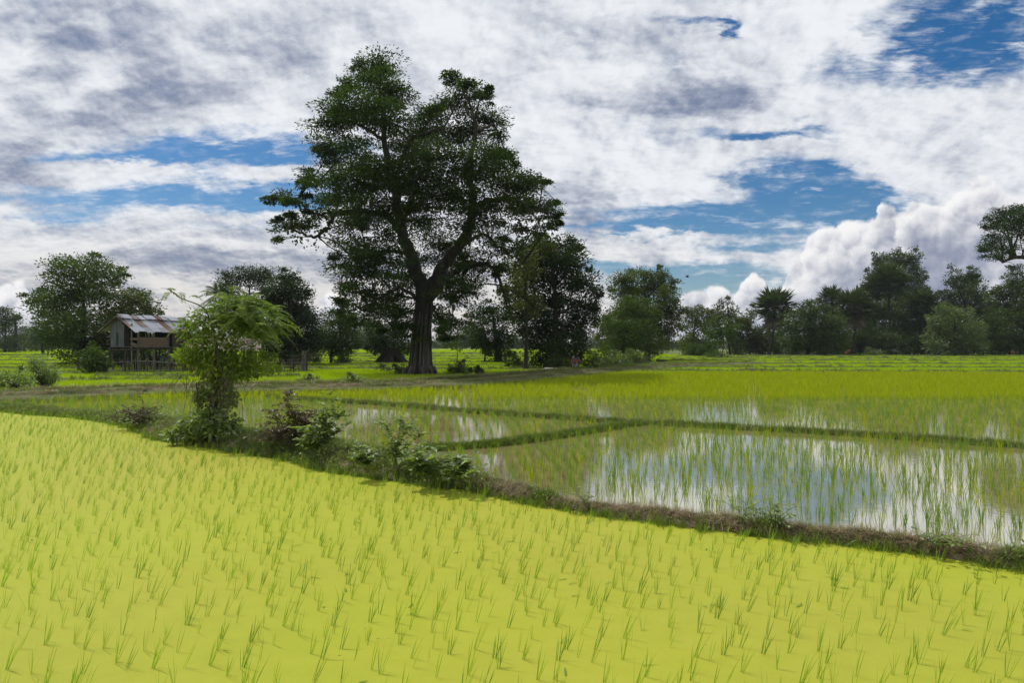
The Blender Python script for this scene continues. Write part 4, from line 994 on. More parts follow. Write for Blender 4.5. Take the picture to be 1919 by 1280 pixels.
# position of the bare stretch along the main bund (x > 0 in the scene)
P_ = onridge(mb, 52000, r, 0, 1, .03, .97)
bare = np.clip((P_[:, 0] + .6) / 1.2, 0, 1) * (fbm(P_[:, 0] * 1.1, P_[:, 1] * 1.1, 5) > .40) + .55 * (fbm(P_[:, 0] * .8, P_[:, 1] * .8, 31) > .56) * (P_[:, 0] < .2)
g1 = r.random(len(P_)) > bare
put(P_[g1][:15000], 0, 6, .35, .85); put(P_[g1][15000:16800], 9, 11, .6, 1.2); put(P_[~g1][:1700], 6, 9, .4, .8); put(P_[~g1][5200:6400], 0, 6, .3, .65)
put(onridge(mb, 1500, r, .3, 1, .2, .8), 6, 9, .6, 1.1)
put(onridge(ra, 5200, r, 0, 1, .05, .95), 0, 6, .4, .85); put(onridge(rb, 2200, r, 0, 1, .05, .95), 0, 6, .4, .85); put(onridge(ra, 700, r, 0, 1, .2, .8), 6, 9, .6, 1.0)
for lo, hi, a0, a1, kk in ((.02, .12, 0, .62, .55), (.64, .98, 0, .62, 1.0)):
    put(onridge(tr, 7500, r, a0, a1, lo, hi), 0, 6, .6 * kk, 1.6 * kk); put(onridge(tr, 2800, r, a0, a1, lo, hi), 6, 9, 1.2 * kk, 2.4 * kk); put(onridge(tr, 2500, r, .6, 1, lo, hi), 0, 6, .7 * kk, 1.8 * kk)
put(onridge(tk, 1500, r, 0, .9), 6, 9, .8, 1.5); put(onridge(tk, 3000, r, 0, .9), 0, 6, .4, .9)
for q in far_ridges: put(onridge(q, 300, r), 0, 6, .8, 1.7)
for cx, cy, rr, n_ in ((-5.8, 43, 2.8, 1500), (-25, 49.5, 5.4, 2500), (-17, 47.5, 3.8, 1200), (3.2, 54, 3.4, 1500), (12.5, 66, 5, 1600)):
    a = r.uniform(0, 6.28, n_); q = rr * np.sqrt(r.random(n_)); put(np.stack([cx + q * np.cos(a), cy + q * np.sin(a), np.full(n_, -.03)], 1), 0, 6, .8, 1.6)
# ragged water line on both sides of the main bund
for c0_, c1_ in ((-.02, .07), (.93, 1.02)):
    e = onridge(mb, 2600, r, 0, 1, .03, .08) if c0_ < 0 else onridge(mb, 1400, r, 0, 1, .92, .97)
    cl_ = fbm(e[:, 0] * 2.2, e[:, 1] * 2.2, 61); e = e[cl_ > .44]
    e = e + np.stack([r.normal(size=len(e)) * .05, -np.abs(r.normal(size=len(e))) * .07 * (1 if c0_ < 0 else -1), 0 * e[:, 0]], 1); e[:, 2] = -.005
    put(e, 0, 6, .35, .95, .4)
scatter("grass", V_g + V_s + V_h, GG, "short green grass, herbs and dry straw covering the bunds and track banks", "grass")

# clods and dug earth on the bare stretch of the main bund
def clod(m, r, k):
    la = np.linspace(-1.2, 1.57, 5); lo = np.linspace(0, 6.283, 8, endpoint=False); v = []; q = []
    for i, t_ in enumerate(la):
        for a in lo: v.append(np.array([math.cos(a) * math.cos(t_), math.sin(a) * math.cos(t_) * .8, math.sin(t_) * .6]) * r.uniform(.72, 1.2) * .035)
    for i in range(4):
        for j in range(8): q.append([i * 8 + j, i * 8 + (j + 1) % 8, i * 8 + 8 + (j + 1) % 8, i * 8 + 8 + j])
    m.add(v, q)
V_c = variants("clod", 5, clod, [M["earth"]])
p = onridge(mb, 9000, r, 0, 1, .04, .9); bb = np.clip((p[:, 0] + 1.2) / 1.2, 0, 1) * (fbm(p[:, 0] * 1.1, p[:, 1] * 1.1, 5) > .38) + .35 * (fbm(p[:, 0] * .8, p[:, 1] * .8, 31) > .58)
p = p[(r.random(len(p)) < bb) & inview(p[:, 0], p[:, 1], .8)][:2600]; n = len(p)
scatter("earth_clods", V_c, [(p, r.integers(0, 5, n), rots(n, 3.14, .5), r.uniform(.35, 1.25, n) ** 1.5)], "loose clods of brown earth on the bare part of the bund", "earth clods")
# scraps of leaf floating on the duckweed
m = MB(); X, Y = r.uniform(-12, 6, 1500), r.uniform(3.6, 16, 1500)
k = inpoly(X, Y, duck_poly) & inview(X, Y) & (ridge_dist(X, Y, BC) > .4); X, Y = X[k][:130], Y[k][:130]
for x, y in zip(X, Y):
    a = r.uniform(-.9, .9) + (0 if r.random() < .7 else 1.5); L = r.uniform(.03, .13); w = r.uniform(.0025, .007)
    d_ = np.array([math.cos(a), math.sin(a), 0]); s_ = np.array([-d_[1], d_[0], 0]); c = np.array([x, y, .004]); b = c + d_ * L * .5 + s_ * r.normal() * L * .12 + np.array([0, 0, r.uniform(0, .012)])
    m.add([c - s_ * w, c + s_ * w, b + s_ * w, b - s_ * w, c + d_ * L + np.array([0, 0, .001])], [[0, 3, 2, 1]], [[3, 4, 2]])
tag(link("leaf_scraps", m.mesh("leaf_scraps", M["rice_near2"])), "scraps of leaf floating on the duckweed", "leaf scraps", None, "stuff")
# ------------------------------------------------------------------ palms
def fan_palm(name, label, d, base_x, base_y, crown, rad_px, seed, n=30, skirt=0, group="fan palms in the right tree line", zb=0.0):
    r = np.random.default_rng(seed)
    b = wp(base_x, base_y, d); b[2] = zb
    root = thing(name, label, "palm", tuple(b), 0, group)
    t = wp(crown[0], crown[1], d); Rr = rad_px * d / F
    tm = MB(); tm.tube(curve([b, (b + t) / 2 + np.array([r.normal() * .15, 0, 0]), t], 8) - b, np.linspace(.24, .2, 17), 9)
    cm_ = MB(); pet = MB()
    n = int(n * 1.5)
    for k in range(n + skirt):
        dead = k >= n
        az = k * 2.4 + r.normal() * .2
        el = r.uniform(-1.45, -1.1) if dead else math.asin(np.clip(1.0 - 1.62 * (k + .5) / n, -1, 1)) * .95
        dr = np.array([math.cos(az) * math.cos(el), math.sin(az) * math.cos(el), math.sin(el)])
        L = Rr * r.uniform(.5, .65); h = t + dr * L - np.array([0, 0, .12 * L])
        pet.tube(curve([t, t + dr * L * .5 + np.array([0, 0, .06 * L]), h], 3) - b, .035, 4)
        # fan: radiating pleated segments
        s = unit(np.cross(dr, [0, 0, 1.])); u = np.cross(s, dr)
        m = 22; an = np.linspace(-2.2, 2.2, m) + r.normal(size=m) * .04
        fr = Rr * .60 * (1 - .22 * (np.abs(an) / 2.2) ** 2) * r.uniform(.85, 1.1)
        dirs = np.cos(an)[:, None] * dr + np.sin(an)[:, None] * s + (r.normal(size=(m, 1)) * .10 + .14) * u - np.array([0, 0, .25 if not dead else .6]) * np.abs(r.random((m, 1)))
        tgt = cm_ if not dead else pet
        leaf_quads(cm_ if not dead else pet, np.repeat((h - b)[None], m, 0), dirs, np.repeat(u[None], m, 0) + r.normal(size=(m, 3)) * .35, fr, fr * .155)
    link("trunk", tm.mesh("trunk", M["bark"], True), root)
    link("crown", cm_.mesh("crown", M["palm"]), root)
    link("dead_fronds" if skirt else "leaf_stalk", pet.mesh("stalks", M["palm_dry"] if skirt else M["palm"]), root)
fan_palm("fan_palm", "tall fan palm with shaggy brown skirt standing clear against the sky", 120, 1441, 667, (1452, 574), 40, 201, 34, 10)
fan_palm("fan_palm", "small-headed fan palm peeking out behind the dome tree, left of the pale-skirted palm", 126, 1562, 666, (1558, 560), 27, 202, 26)
fan_palm("fan_palm", "fan palm with long pale skirt of hanging dead fronds on its trunk", 120, 1603, 667, (1600, 572), 38, 203, 32, 26)
fan_palm("fan_palm", "highest fan palm, its head in front of the dark high-topped tree", 126, 1668, 666, (1664, 528), 40, 204, 34)
fan_palm("fan_palm", "fan palm half hidden in foliage right of the highest palm", 132, 1728, 665, (1728, 566), 30, 205, 28)
fan_palm("fan_palm", "short fan palm leaning over the thicket between skirted and highest palm", 130, 1632, 665, (1628, 548), 24, 206, 24)

def frond(mb, rm, base, az, el, L, pairs, ll, droop, r, lw=.12, hang=.2):
    t = np.linspace(0, 1, 12); dr = np.array([math.cos(az), math.sin(az)])
    h = L * t * math.cos(el); z = L * (t * math.sin(el) - droop * t * t)
    c = base + np.stack([dr[0] * h, dr[1] * h, z], 1)
    rm.tube(c, np.linspace(.012, .004, 12) * max(L, .4), 3)
    tt = np.linspace(.14, .99, pairs); p = np.stack([np.interp(tt, t, c[:, i]) for i in range(3)], 1)
    tg = unit(np.gradient(p, axis=0)); s = unit(np.cross(tg, np.array([0, 0, 1.]) + 0 * tg))
    for sg in (-1, 1):
        ax = tg * .6 + s * sg + np.array([0, 0, -hang]) + r.normal(size=p.shape) * .12
        LL = ll * (1 - .55 * np.abs(tt - .4)) * r.uniform(.8, 1.1, pairs)
        leaf_quads(mb, p, ax, np.cross(s * sg, tg) * sg + r.normal(size=p.shape) * .3, LL, LL * lw)
def coconut(name, label, d, bx, by, crown, rad_px, seed, n=22, r0=.16, stem="bark"):
    r = np.random.default_rng(seed); b = wp(bx, by, d); b[2] = 0
    root = thing(name, label, "palm", tuple(b)); t = wp(*crown, d) - b; L = rad_px * d / F
    tm = MB(); tm.tube(curve([(0, 0, 0), t * .5 + np.array([.3, 0, 0]), t], 8), np.linspace(r0 * 1.2, r0, 17), 8)
    cm_ = MB(); rm = MB()
    for k in range(n):
        frond(cm_, rm, t, k * 2.4, 1.25 - 1.75 * k / n, L * r.uniform(.9, 1.15), 26, L * .30, .42, r, .13, .5)
    link("trunk", tm.mesh("trunk", M[stem], True), root); link("crown", cm_.mesh("crown", M["palm"]), root); link("leaf_stalk", rm.mesh("stalks", M["palm"]), root)
coconut("coconut_palm", "coconut palm with arching fronds behind the feathery sapling and hut", 70, 412, 690, (414, 552), 42, 210)
coconut("thin_palm", "lone thin palm with a tiny ragged head near the left edge", 150, 28, 661, (28, 594), 11, 211, 12, .22)

# ------------------------------------------------------------------ a far wood closing the horizon
cm_ = MB(); r = np.random.default_rng(77)
lob = []
for x in np.arange(-140, 2080, 17.0):
    if 1300 < x < 1900 and r.random() < .5: continue
    hh = 7 + 13 * float(fbm(np.array([x / 130.0]), np.array([2.2]), 8)[0]) + r.uniform(-2, 4)
    if 1095 < x < 1135: hh *= .55
    lob.append((x, 653 - hh * .45, 15, hh * .62))
for l in lob:
    foliage(cm_, [l], 285 + r.uniform(-14, 14), 655, leaf=.8, lw=.5, cover=1.6, spray=2.0, per=12, r=r, shell=.5)
# undergrowth under the right-hand tree line
um = MB()
for x in np.arange(1290, 2000, 9.0):
    if 1338 < x < 1366: continue
    h = 14 + 34 * float(fbm(np.array([x / 40.0]), np.array([5.2]), 18)[0])
    foliage(um, [(x, 665 - h * .55, 12, h * .7)], r.uniform(119, 140), 665, leaf=.4, lw=.5, cover=2.2, spray=.9, per=10, r=r, shell=.5)
tag(link("undergrowth", um.mesh("undergrowth", M["leaf_far"])), "dark tangled undergrowth along the foot of the right-hand tree line", "undergrowth", None, "stuff")
tag(link("far_wood", cm_.mesh("far_wood", M["leaf_far"])), "far-off wood closing the horizon behind the fields", "wood", None, "stuff")

# ------------------------------------------------------------------ stilt hut
def hut():
    o = np.array(wp(225, 697, 46.7)); o[2] = 0.0
    root = thing("stilt_hut", "weathered plank hut on tall stilts with a rusty tin roof", "hut", tuple(o), R(75.8))
    H = 1.78; Lh = 6.2; rz, ez = 3.93, 2.86; ov = 1.50; th = math.atan2(rz - ez, ov); sl = math.hypot(rz - ez, ov)
    def put(name, mb, mat, smooth=False, parent=root): return link(name, mb.mesh(name, M[mat], smooth), parent)
    # stilts
    rr = np.random.default_rng(5)
    for x in (.1, 1.5, 2.9, 4.4, 5.9):
        for y in (-1.4, -.35, .72):
            top = H if not (y == -1.4) else (ez + .02)
            m = MB(); jx, jy = rr.normal(size=2) * .05
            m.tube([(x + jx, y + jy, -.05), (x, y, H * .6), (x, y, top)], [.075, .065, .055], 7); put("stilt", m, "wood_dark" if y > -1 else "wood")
    m = MB(); m.box((.05, -.92, ez * .5 + .25), (.07, .07, ez + .6)); put("porch_post", m, "wood")
    # floor
    m = MB()
    for i in range(14): m.box((Lh * (i + .5) / 14, -.36, H + .02), (Lh / 14 - .02, 2.36, .035))
    put("floor", m, "wood")
    m = MB()
    for y in (-1.46, -.35, .80): m.beam((-.15, y, H - .06), (Lh + .1, y, H - .06), .06, .11)
    for x in (.0, 2.9, 5.9): m.beam((x, -1.6, H - .15), (x, .95, H - .15), .07, .08)
    put("floor_beam", m, "wood_dark")
    # gable wall of upright boards on the left
    m = MB(); ys = np.linspace(.76, -.36, 9)
    for a, b in zip(ys[:-1], ys[1:]):
        yc = (a + b) / 2; top = rz - abs(yc) * math.tan(th) - .10 - rr.uniform(0, .06)
        m.box((-.02 + rr.normal() * .008, yc, (H + .03 + top) / 2), (.022, abs(a - b) - .012, top - H - .03))
    put("gable_wall", m, "wood_grey")
    m = MB(); m.box((-.045, .18, 2.35), (.01, .17, .9)); m.box((-.045, .24, 2.25), (.011, .10, .8)); put("wall_stain_cloth", m, "cloth_blue")
    m = MB()
    for z in (2.0, 2.5): m.beam((-.03, 1.12, z), (-.05, .7, z), .04)
    put("wall_batten", m, "wood_grey")
    # left long wall, inner wall with a doorway, back wall
    m = MB()
    for i in range(18): m.box((Lh * (i + .5) / 18, .78, (H + 3.25) / 2), (Lh / 18 - (.015 if i not in (9, 10, 11) else .2), .022, 3.25 - H))
    put("side_wall", m, "wood_dark")
    m = MB()
    for i in range(10):
        x = .15 + i * .30
        if 2 <= i <= 3 or 6 <= i <= 8: continue
        m.box((x, -.38, (H + 3.6) / 2), (.28, .022, 3.6 - H - .05))
    m.box((1.0, -.38, 3.45), (2.4, .024, .25)); m.box((2.3, -.38, 2.15), (1.0, .024, .7)); put("inner_wall", m, "wood_dark")
    m = MB()
    for i in range(8): m.box((Lh - .05, -1.45 + 2.2 * (i + .5) / 8, 2.45), (.022, 2.2 / 8 - .02, 1.3))
    put("end_wall", m, "wood_dark")
    # front parapet of level boards, then taller dark boarding further along
    m = MB()
    for k in range(4): m.box((1.42, -1.47 + rr.normal() * .004, H + .10 + k * .17), (2.6, .024, .160))
    put("front_boards", m, "wood_red")
    m = MB()
    for k in range(6): m.box((4.5, -1.47, H + .10 + k * .17), (2.6, .024, .155))
    put("front_boards", m, "wood_dark")
    # porch rails on the gable end
    m = MB(); m.box((-.03, -1.17, 2.36), (.026, .58, .15)); m.beam((-.03, -.92, 2.06), (-.03, -1.46, 1.93), .02, .15); m.beam((-.03, -.92, 1.90), (-.03, -1.46, 1.86), .02, .07)
    put("porch_rail", m, "wood_red")
    # rafters
    m = MB()
    for x in (-.25, 1.4, 3.1, 4.8, 6.3):
        for sg in (-1, 1): m.beam((x, 0, rz - .07), (x, sg * ov, ez - .07), .05, .07)
    m.beam((-.3, 0, rz - .1), (6.5, 0, rz - .1), .07); put("rafter", m, "wood_dark")
    # corrugated sheets
    for sg in (-1, 1):
        nx, ny = 260, 9; x = np.linspace(-.38, 6.6, nx); y = np.linspace(0, sl + .05, ny)
        X, Y = np.meshgrid(x, y, indexing="ij")
        Z = .018 * np.sin(X * 2 * np.pi / .12) + .02 * (fbm(X * .8, Y * .8, 9) - .5) * 2
        E = Y + (Y > sl * .9) * .10 * (vnoise(np.floor(X / .72), 0 * X, 4) - .5) * 2
        V = np.stack([X, E, Z], 2).reshape(-1, 3); i = np.arange(nx - 1)[:, None] * ny + np.arange(ny - 1)[None]
        ro = link("roof", mesh_np("roof", V, np.stack([i, i + ny, i + ny + 1, i + 1], 2).reshape(-1, 4), None, M["roof"], True), root)
        ro.location = (0, 0, rz); ro.rotation_euler = (math.pi + th if sg < 0 else -th, 0, 0)
    m = MB()
    for k in range(6):
        x = -.3 + k * 1.15; m.box((x + .5, -.20, rz - .08 + rr.normal() * .02), (1.12 - rr.random() * .15, .50, .012), np.array([[1, 0, 0], [0, math.cos(th), -math.sin(th)], [0, math.sin(th), math.cos(th)]]) if False else np.array([[1, 0, .02 * rr.normal()], [0, math.cos(th), -math.sin(th)], [0, math.sin(th), math.cos(th)]]))
    rc = put("ridge_sheet", m, "roof")
    rc.location = (0, 0, .055)
    m = MB(); m.beam((2.2, -.05, rz + .08), (2.55, -.75, rz - .38), .05); m.beam((4.0, -.05, rz + .08), (4.3, -.6, rz - .28), .05); put("roof_weight", m, "wood")
    # low bench stage under the floor and a ladder
    m = MB(); m.beam((2.4, -1.1, .55), (5.8, -1.1, .55), .05, .05); m.beam((2.4, -.3, .55), (5.8, -.3, .55), .05, .05)
    for i in range(16): m.box((2.5 + i * .21, -.7, .59), (.17, .9, .02))
    for x in (2.5, 4.1, 5.7):
        for y in (-1.1, -.3): m.tube([(x, y, -.05), (x, y, .55)], .035, 6)
    b = put("sleeping_platform", m, "wood_dark")
hut()
# things under and by the hut
m = MB(); m.tube(curve([(0, 0, .85), (.03, .0, .5), (.12, .0, .12), (.22, .02, .0)], 5), [.10, .10, .11, .12, .13, .13, .14, .14, .14, .13, .13, .12, .11, .10, .08, .05], 8)
b = wp(254, 694, 46.6); b[2] = 0
tag(link("hanging_bundle", m.mesh("hanging_bundle", M["cloth_dark"], True), None, tuple(b)), "dark drooping bundle hanging between the stilts under the hut", "bundle")
def jar():
    m = MB(); pr = [(.0, .0), (.16, .0), (.26, .16), (.30, .36), (.24, .56), (.15, .62), (.18, .68)]
    a = np.linspace(0, 6.283, 20, endpoint=False)
    v = np.concatenate([np.stack([np.cos(a) * q, np.sin(a) * q, 0 * a + z], 1) for q, z in pr]); q = []
    for i in range(len(pr) - 1):
        for k in range(20): q.append([i * 20 + k, i * 20 + (k + 1) % 20, (i + 1) * 20 + (k + 1) % 20, (i + 1) * 20 + k])
    m.add(v, q); return m
b = wp(369, 692, 46.0); b[2] = 0
root = thing("water_jar", "reddish clay water jar at the hut's right foot behind the sapling", "jar", tuple(b)); link("body", jar().mesh("jar", M["clay"], True), root)
m = MB(); m.tube([(0, 0, .66), (0, 0, .70)], [.19, .17], 16); link("lid", m.mesh("lid", M["wood"]), root)
b = wp(305, 678, 47.2); b[2] = .60
tag(link("tarp_bag", (lambda m: (m.tube(curve([(0, 0, 0), (.02, 0, .25), (-.02, 0, .5), (.0, 0, .58)], 4), [.18, .21, .22, .22, .21, .2, .18, .17, .15, .13, .1, .06, .03], 9), m)[1])(MB()).mesh("bag", M["cloth_blue"], True), None, tuple(b)), "greenish blue bag standing on the platform under the hut", "bag")

# the low shed behind the sapling
def shed():
    o = wp(418, 697, 51); o[2] = 0
    root = thing("low_shed", "low open shed with a sagging patched tin roof behind the sapling", "shed", tuple(o), R(20))
    rr = np.random.default_rng(8)
    for x in (-2.3, -.8, .8, 2.3):
        for y, h in ((-1.0, 1.62), (.9, 2.4)):
            m = MB(); m.tube([(x, y, -.05), (x + rr.normal() * .04, y, h)], .055, 6); link("post", m.mesh("post", M["wood_dark"]), root)
    nx, ny = 160, 6; x = np.linspace(-2.6, 2.7, nx); y = np.linspace(-1.5, 1.2, ny); X, Y = np.meshgrid(x, y, indexing="ij")
    Z = .016 * np.sin(X * 2 * np.pi / .13) + .05 * (fbm(X * .7, Y, 4) - .5) - .02 * X * X * .3
    V = np.stack([X, Y + 1.5, Z], 2).reshape(-1, 3); i = np.arange(nx - 1)[:, None] * ny + np.arange(ny - 1)[None]
    ro = link("roof", mesh_np("roof", V, np.stack([i, i + ny, i + ny + 1, i + 1], 2).reshape(-1, 4), None, M["roof_rust"], True), root)
    ro.location = (0, -1.5, 1.55); ro.rotation_euler = (R(20), 0, 0)
    m = MB()
    for i in range(14):
        xx = -2.2 + i * .33
        if rr.random() < .25: continue
        m.box((xx, .92, .8 + rr.normal() * .1), (.2, .03, 1.5))
    link("back_boards", m.mesh("back_boards", M["wood_dark"]), root)
    m = MB()
    for q in range(16):
        a = np.array([rr.uniform(-2.4, 1.5), rr.uniform(-1.2, -.6), rr.uniform(.0, .9)]); m.tube([a, a + np.array([rr.uniform(.5, 1.4), rr.normal() * .2, rr.uniform(-.3, .7)])], .03, 5)
    link("stacked_poles", m.mesh("stacked_poles", M["wood"]), root)
shed()

def fence(name, label, a, b, h, gap, seed, rails=(.35, .8), tangle=0, postgap=1.6, thick=.018):
    rr = np.random.default_rng(seed); a = np.array(a, float); b = np.array(b, float); L = np.linalg.norm(b - a); e = (b - a) / L
    root = thing(name, label, "fence", tuple(a)); m = MB()
    for s in np.arange(0, L, gap):
        q = e * (s + rr.normal() * gap * .15); hh = h * rr.uniform(.8, 1.15); l = rr.normal(size=2) * .05
        m.tube([q, q + np.array([l[0], l[1], hh])], thick * rr.uniform(.7, 1.3), 5)
    link("pickets", m.mesh("pickets", M["wood"]), root)
    m = MB()
    for z in rails: m.tube(curve([np.array([0, 0, z]), e * L * .5 + np.array([0, 0, z + rr.normal() * .05]), e * L + np.array([0, 0, z])], 6), .028, 6)
    link("rails", m.mesh("rails", M["wood"]), root)
    for s in np.arange(0, L + .01, postgap):
        m = MB(); q = e * s; m.tube([q - np.array([0, 0, .1]), q + np.array([0, 0, h * rr.uniform(1.0, 1.3)])], .05, 6); link("post", m.mesh("post", M["wood_dark"]), root)
    if tangle:
        m = MB()
        for k in range(tangle):
            q = e * rr.uniform(0, L) + np.array([0, rr.normal() * .15, rr.uniform(.3, h)]); d_ = np.array([rr.normal() * .9, rr.normal() * .2, rr.normal() * .35])
            m.tube(curve([q, q + d_ * .5 + rr.normal(size=3) * .08, q + d_], 3), np.linspace(.022, .008, 7), 4)
        link("brushwood", m.mesh("brushwood", M["wood_dark"]), root)
    return root
def at(px, d, z=0.0): return ((px - CX) / F * d, d, z)
fence("bamboo_fence", "thin bamboo picket fence under and along the stilt hut", at(192, 45.6), at(345, 45.0), 1.05, .16, 1, (.3, .72), 10)
fence("pen_fence", "dark brushwood pen fence with upright poles right of the low shed", at(500, 45.6), at(573, 45.6), 1.0, .15, 2, (.32, .78), 60, .9, .026)
fence("pen_fence", "side of the brushwood pen with tall bare poles at its far right corner", at(575, 45.7), at(566, 49), 1.35, .2, 3, (.4, .9), 12, 1.1, .026)
# loose rail fence left of the hut
root = thing("rail_fence", "short stub of rail fence with one dark post left of the hut", "fence", at(147, 47))
m = MB(); m.tube([(0, 0, -.1), (0, 0, 1.0)], .09, 7); link("post", m.mesh("post", M["wood_dark"]), root)
m = MB()
for z in (.45, .8): m.tube([(0, 0, z), (1.3, .4, z - .03)], .03, 5)
link("rails", m.mesh("rails", M["wood"]), root)
root = thing("wire_fence", "sagging wire fence on thin posts across the left bright field", "fence", at(-20, 46)); m = MB()
for k in range(4):
    m = MB(); m.tube([(k * 2.0, .3 * k, -.1), (k * 2.0 + .03, .3 * k, .62)], .035, 5); link("post", m.mesh("post", M["wood_dark"]), root)
m = MB(); m.tube(curve([(0, 0, .5), (2, .3, .44), (4, .6, .5), (6.05, .5, .46)], 6), .012, 4); link("wire", m.mesh("wire", M["wood_dark"]), root)

# small pale-roofed houses far left
for px, py, w, h, lab in ((35, 646, 16, 5, "tiny far house with a pale roof among trees at the left edge"), (167, 655, 14, 3.5, "tiny far lean-to with a white roof behind the tall lobed tree")):
    d = 175; o = wp(px, py, d); o[2] = 0; k = d / F; H = o[2] + CAM_H - (py - HY) * k; W = w * k
    root = thing("far_house", lab, "house", tuple(o)); m = MB(); m.box((0, 0, max(.6, H) / 2), (W * .8, 2.4, max(.6, H))); link("wall", m.mesh("wall", M["wood_dark"]), root)
    m = MB(); z = max(.6, H); m.add([[-W/2, -1.6, z], [W/2, -1.6, z], [W/2, 0, z + h * k], [-W/2, 0, z + h * k], [W/2, 1.6, z], [-W/2, 1.6, z]], [[0, 1, 2, 3], [3, 2, 4, 5]]); link("roof", m.mesh("roof", M["white"]), root)

# ------------------------------------------------------------------ motorbike, rubbish, animals
def motorbike():
    o = wp(1078, 692, 47.5); o[2] = .27
    root = thing("motorbike", "red motorbike parked on the dirt track by the bushes", "motorbike", tuple(o), R(245))
    root.scale = (.88,) * 3
    def wheel(x, nm):
        w = MB(); a = np.linspace(0, 6.283, 25); w.tube(np.stack([x + .25 * np.cos(a), 0 * a, .28 + .25 * np.sin(a)], 1), .045, 8)
        wo = link("wheel", w.mesh("tyre", M["black"], True), root)
        h = MB(); h.tube([(x, -.05, .28), (x, .05, .28)], .06, 8)
        for k in range(8): h.beam((x, 0, .28), (x + .22 * math.cos(k * .785), 0, .28 + .22 * math.sin(k * .785)), .012)
        link("spokes", h.mesh("spokes", M["steel"]), wo)
    wheel(.62, "f"); wheel(-.6, "r")
    b = MB(); b.tube(curve([(-.95, 0, .72), (-.55, 0, .70), (-.15, 0, .58), (.2, 0, .55), (.45, 0, .80)], 5), [.05, .08, .10, .12, .13, .13, .12, .11, .11, .12, .13, .13, .12, .12, .12, .13, .13, .12, .11, .10, .08], 8)
    b.box((.48, 0, .62), (.05, .40, .42)); b.box((-.75, 0, .62), (.45, .20, .14)); link("body", b.mesh("body", M["red_paint"], True), root)
    s = MB(); s.tube(curve([(-.85, 0, .80), (-.4, 0, .80), (.05, 0, .74)], 4), [.05, .10, .12, .12, .11, .11, .10, .09, .05], 8); link("seat", s.mesh("seat", M["black"], True), root)
    f = MB(); 
    for sy in (-.08, .08): f.tube([(.62, sy, .28), (.47, sy, .88)], .025, 6)
    link("front_fork", f.mesh("front_fork", M["steel"]), root)
    f = MB(); f.tube(curve([(.38, -.34, 1.0), (.45, -.12, .97), (.45, .12, .97), (.38, .34, 1.0)], 4), .02, 6); hb = link("handlebar", f.mesh("handlebar", M["black"]), root)
    for sy in (-1, 1):
        q = MB(); q.tube([(.42, .26 * sy, 1.0), (.42, .32 * sy, 1.18)], .01, 5); q.box((.41, .34 * sy, 1.22), (.02, .12, .09)); link("mirror", q.mesh("mirror", M["steel"]), hb)
    h = MB(); h.tube([(.44, 0, .94), (.56, 0, .92)], [.10, .085], 12); h.add([[.56, .085 * math.cos(a), .92 + .085 * math.sin(a)] for a in np.linspace(0, 6.283, 12, endpoint=False)] + [[.575, 0, .92]], None, [[k, (k + 1) % 12, 12] for k in range(12)])
    link("headlight", h.mesh("headlight", M["steel"]), root)
    e = MB(); e.tube([(-.15, -.16, .30), (-.9, -.18, .40)], [.035, .05], 7); link("exhaust", e.mesh("exhaust", M["steel"]), root)
    e = MB(); e.box((.0, 0, .34), (.42, .22, .24)); link("engine", e.mesh("engine", M["steel"]), root)
    e = MB(); e.tube([(-.12, .05, .3), (-.2, .24, .0)], .015, 5); link("kickstand", e.mesh("kickstand", M["steel"]), root)
    o2 = o + np.array([.02, .05, 0])
motorbike()
rr = np.random.default_rng(3)
o = wp(1029, 695, 46.8); o[2] = .25
for k in range(6):
    m = MB(); c = np.array([rr.normal() * .22, rr.normal() * .15, 0]); n = 10
    a = np.linspace(0, 6.283, n, endpoint=False); L = rr.uniform(.10, .24)
    v = np.stack([np.cos(a) * L * rr.uniform(.6, 1.2, n), np.sin(a) * L * rr.uniform(.4, .9, n), rr.uniform(0, .10, n)], 1)
    m.add(np.vstack([v, [[0, 0, .14]], [[0, 0, .0]]]), None, [[i, (i + 1) % n, n] for i in range(n)] + [[(i + 1) % n, i, n + 1] for i in range(n)])
    tag(link("litter", m.mesh("litter", M["white"]), None, tuple(o + c)), "crumpled piece of white rubbish at the edge of the dirt track", "litter", "scraps of white rubbish by the track")

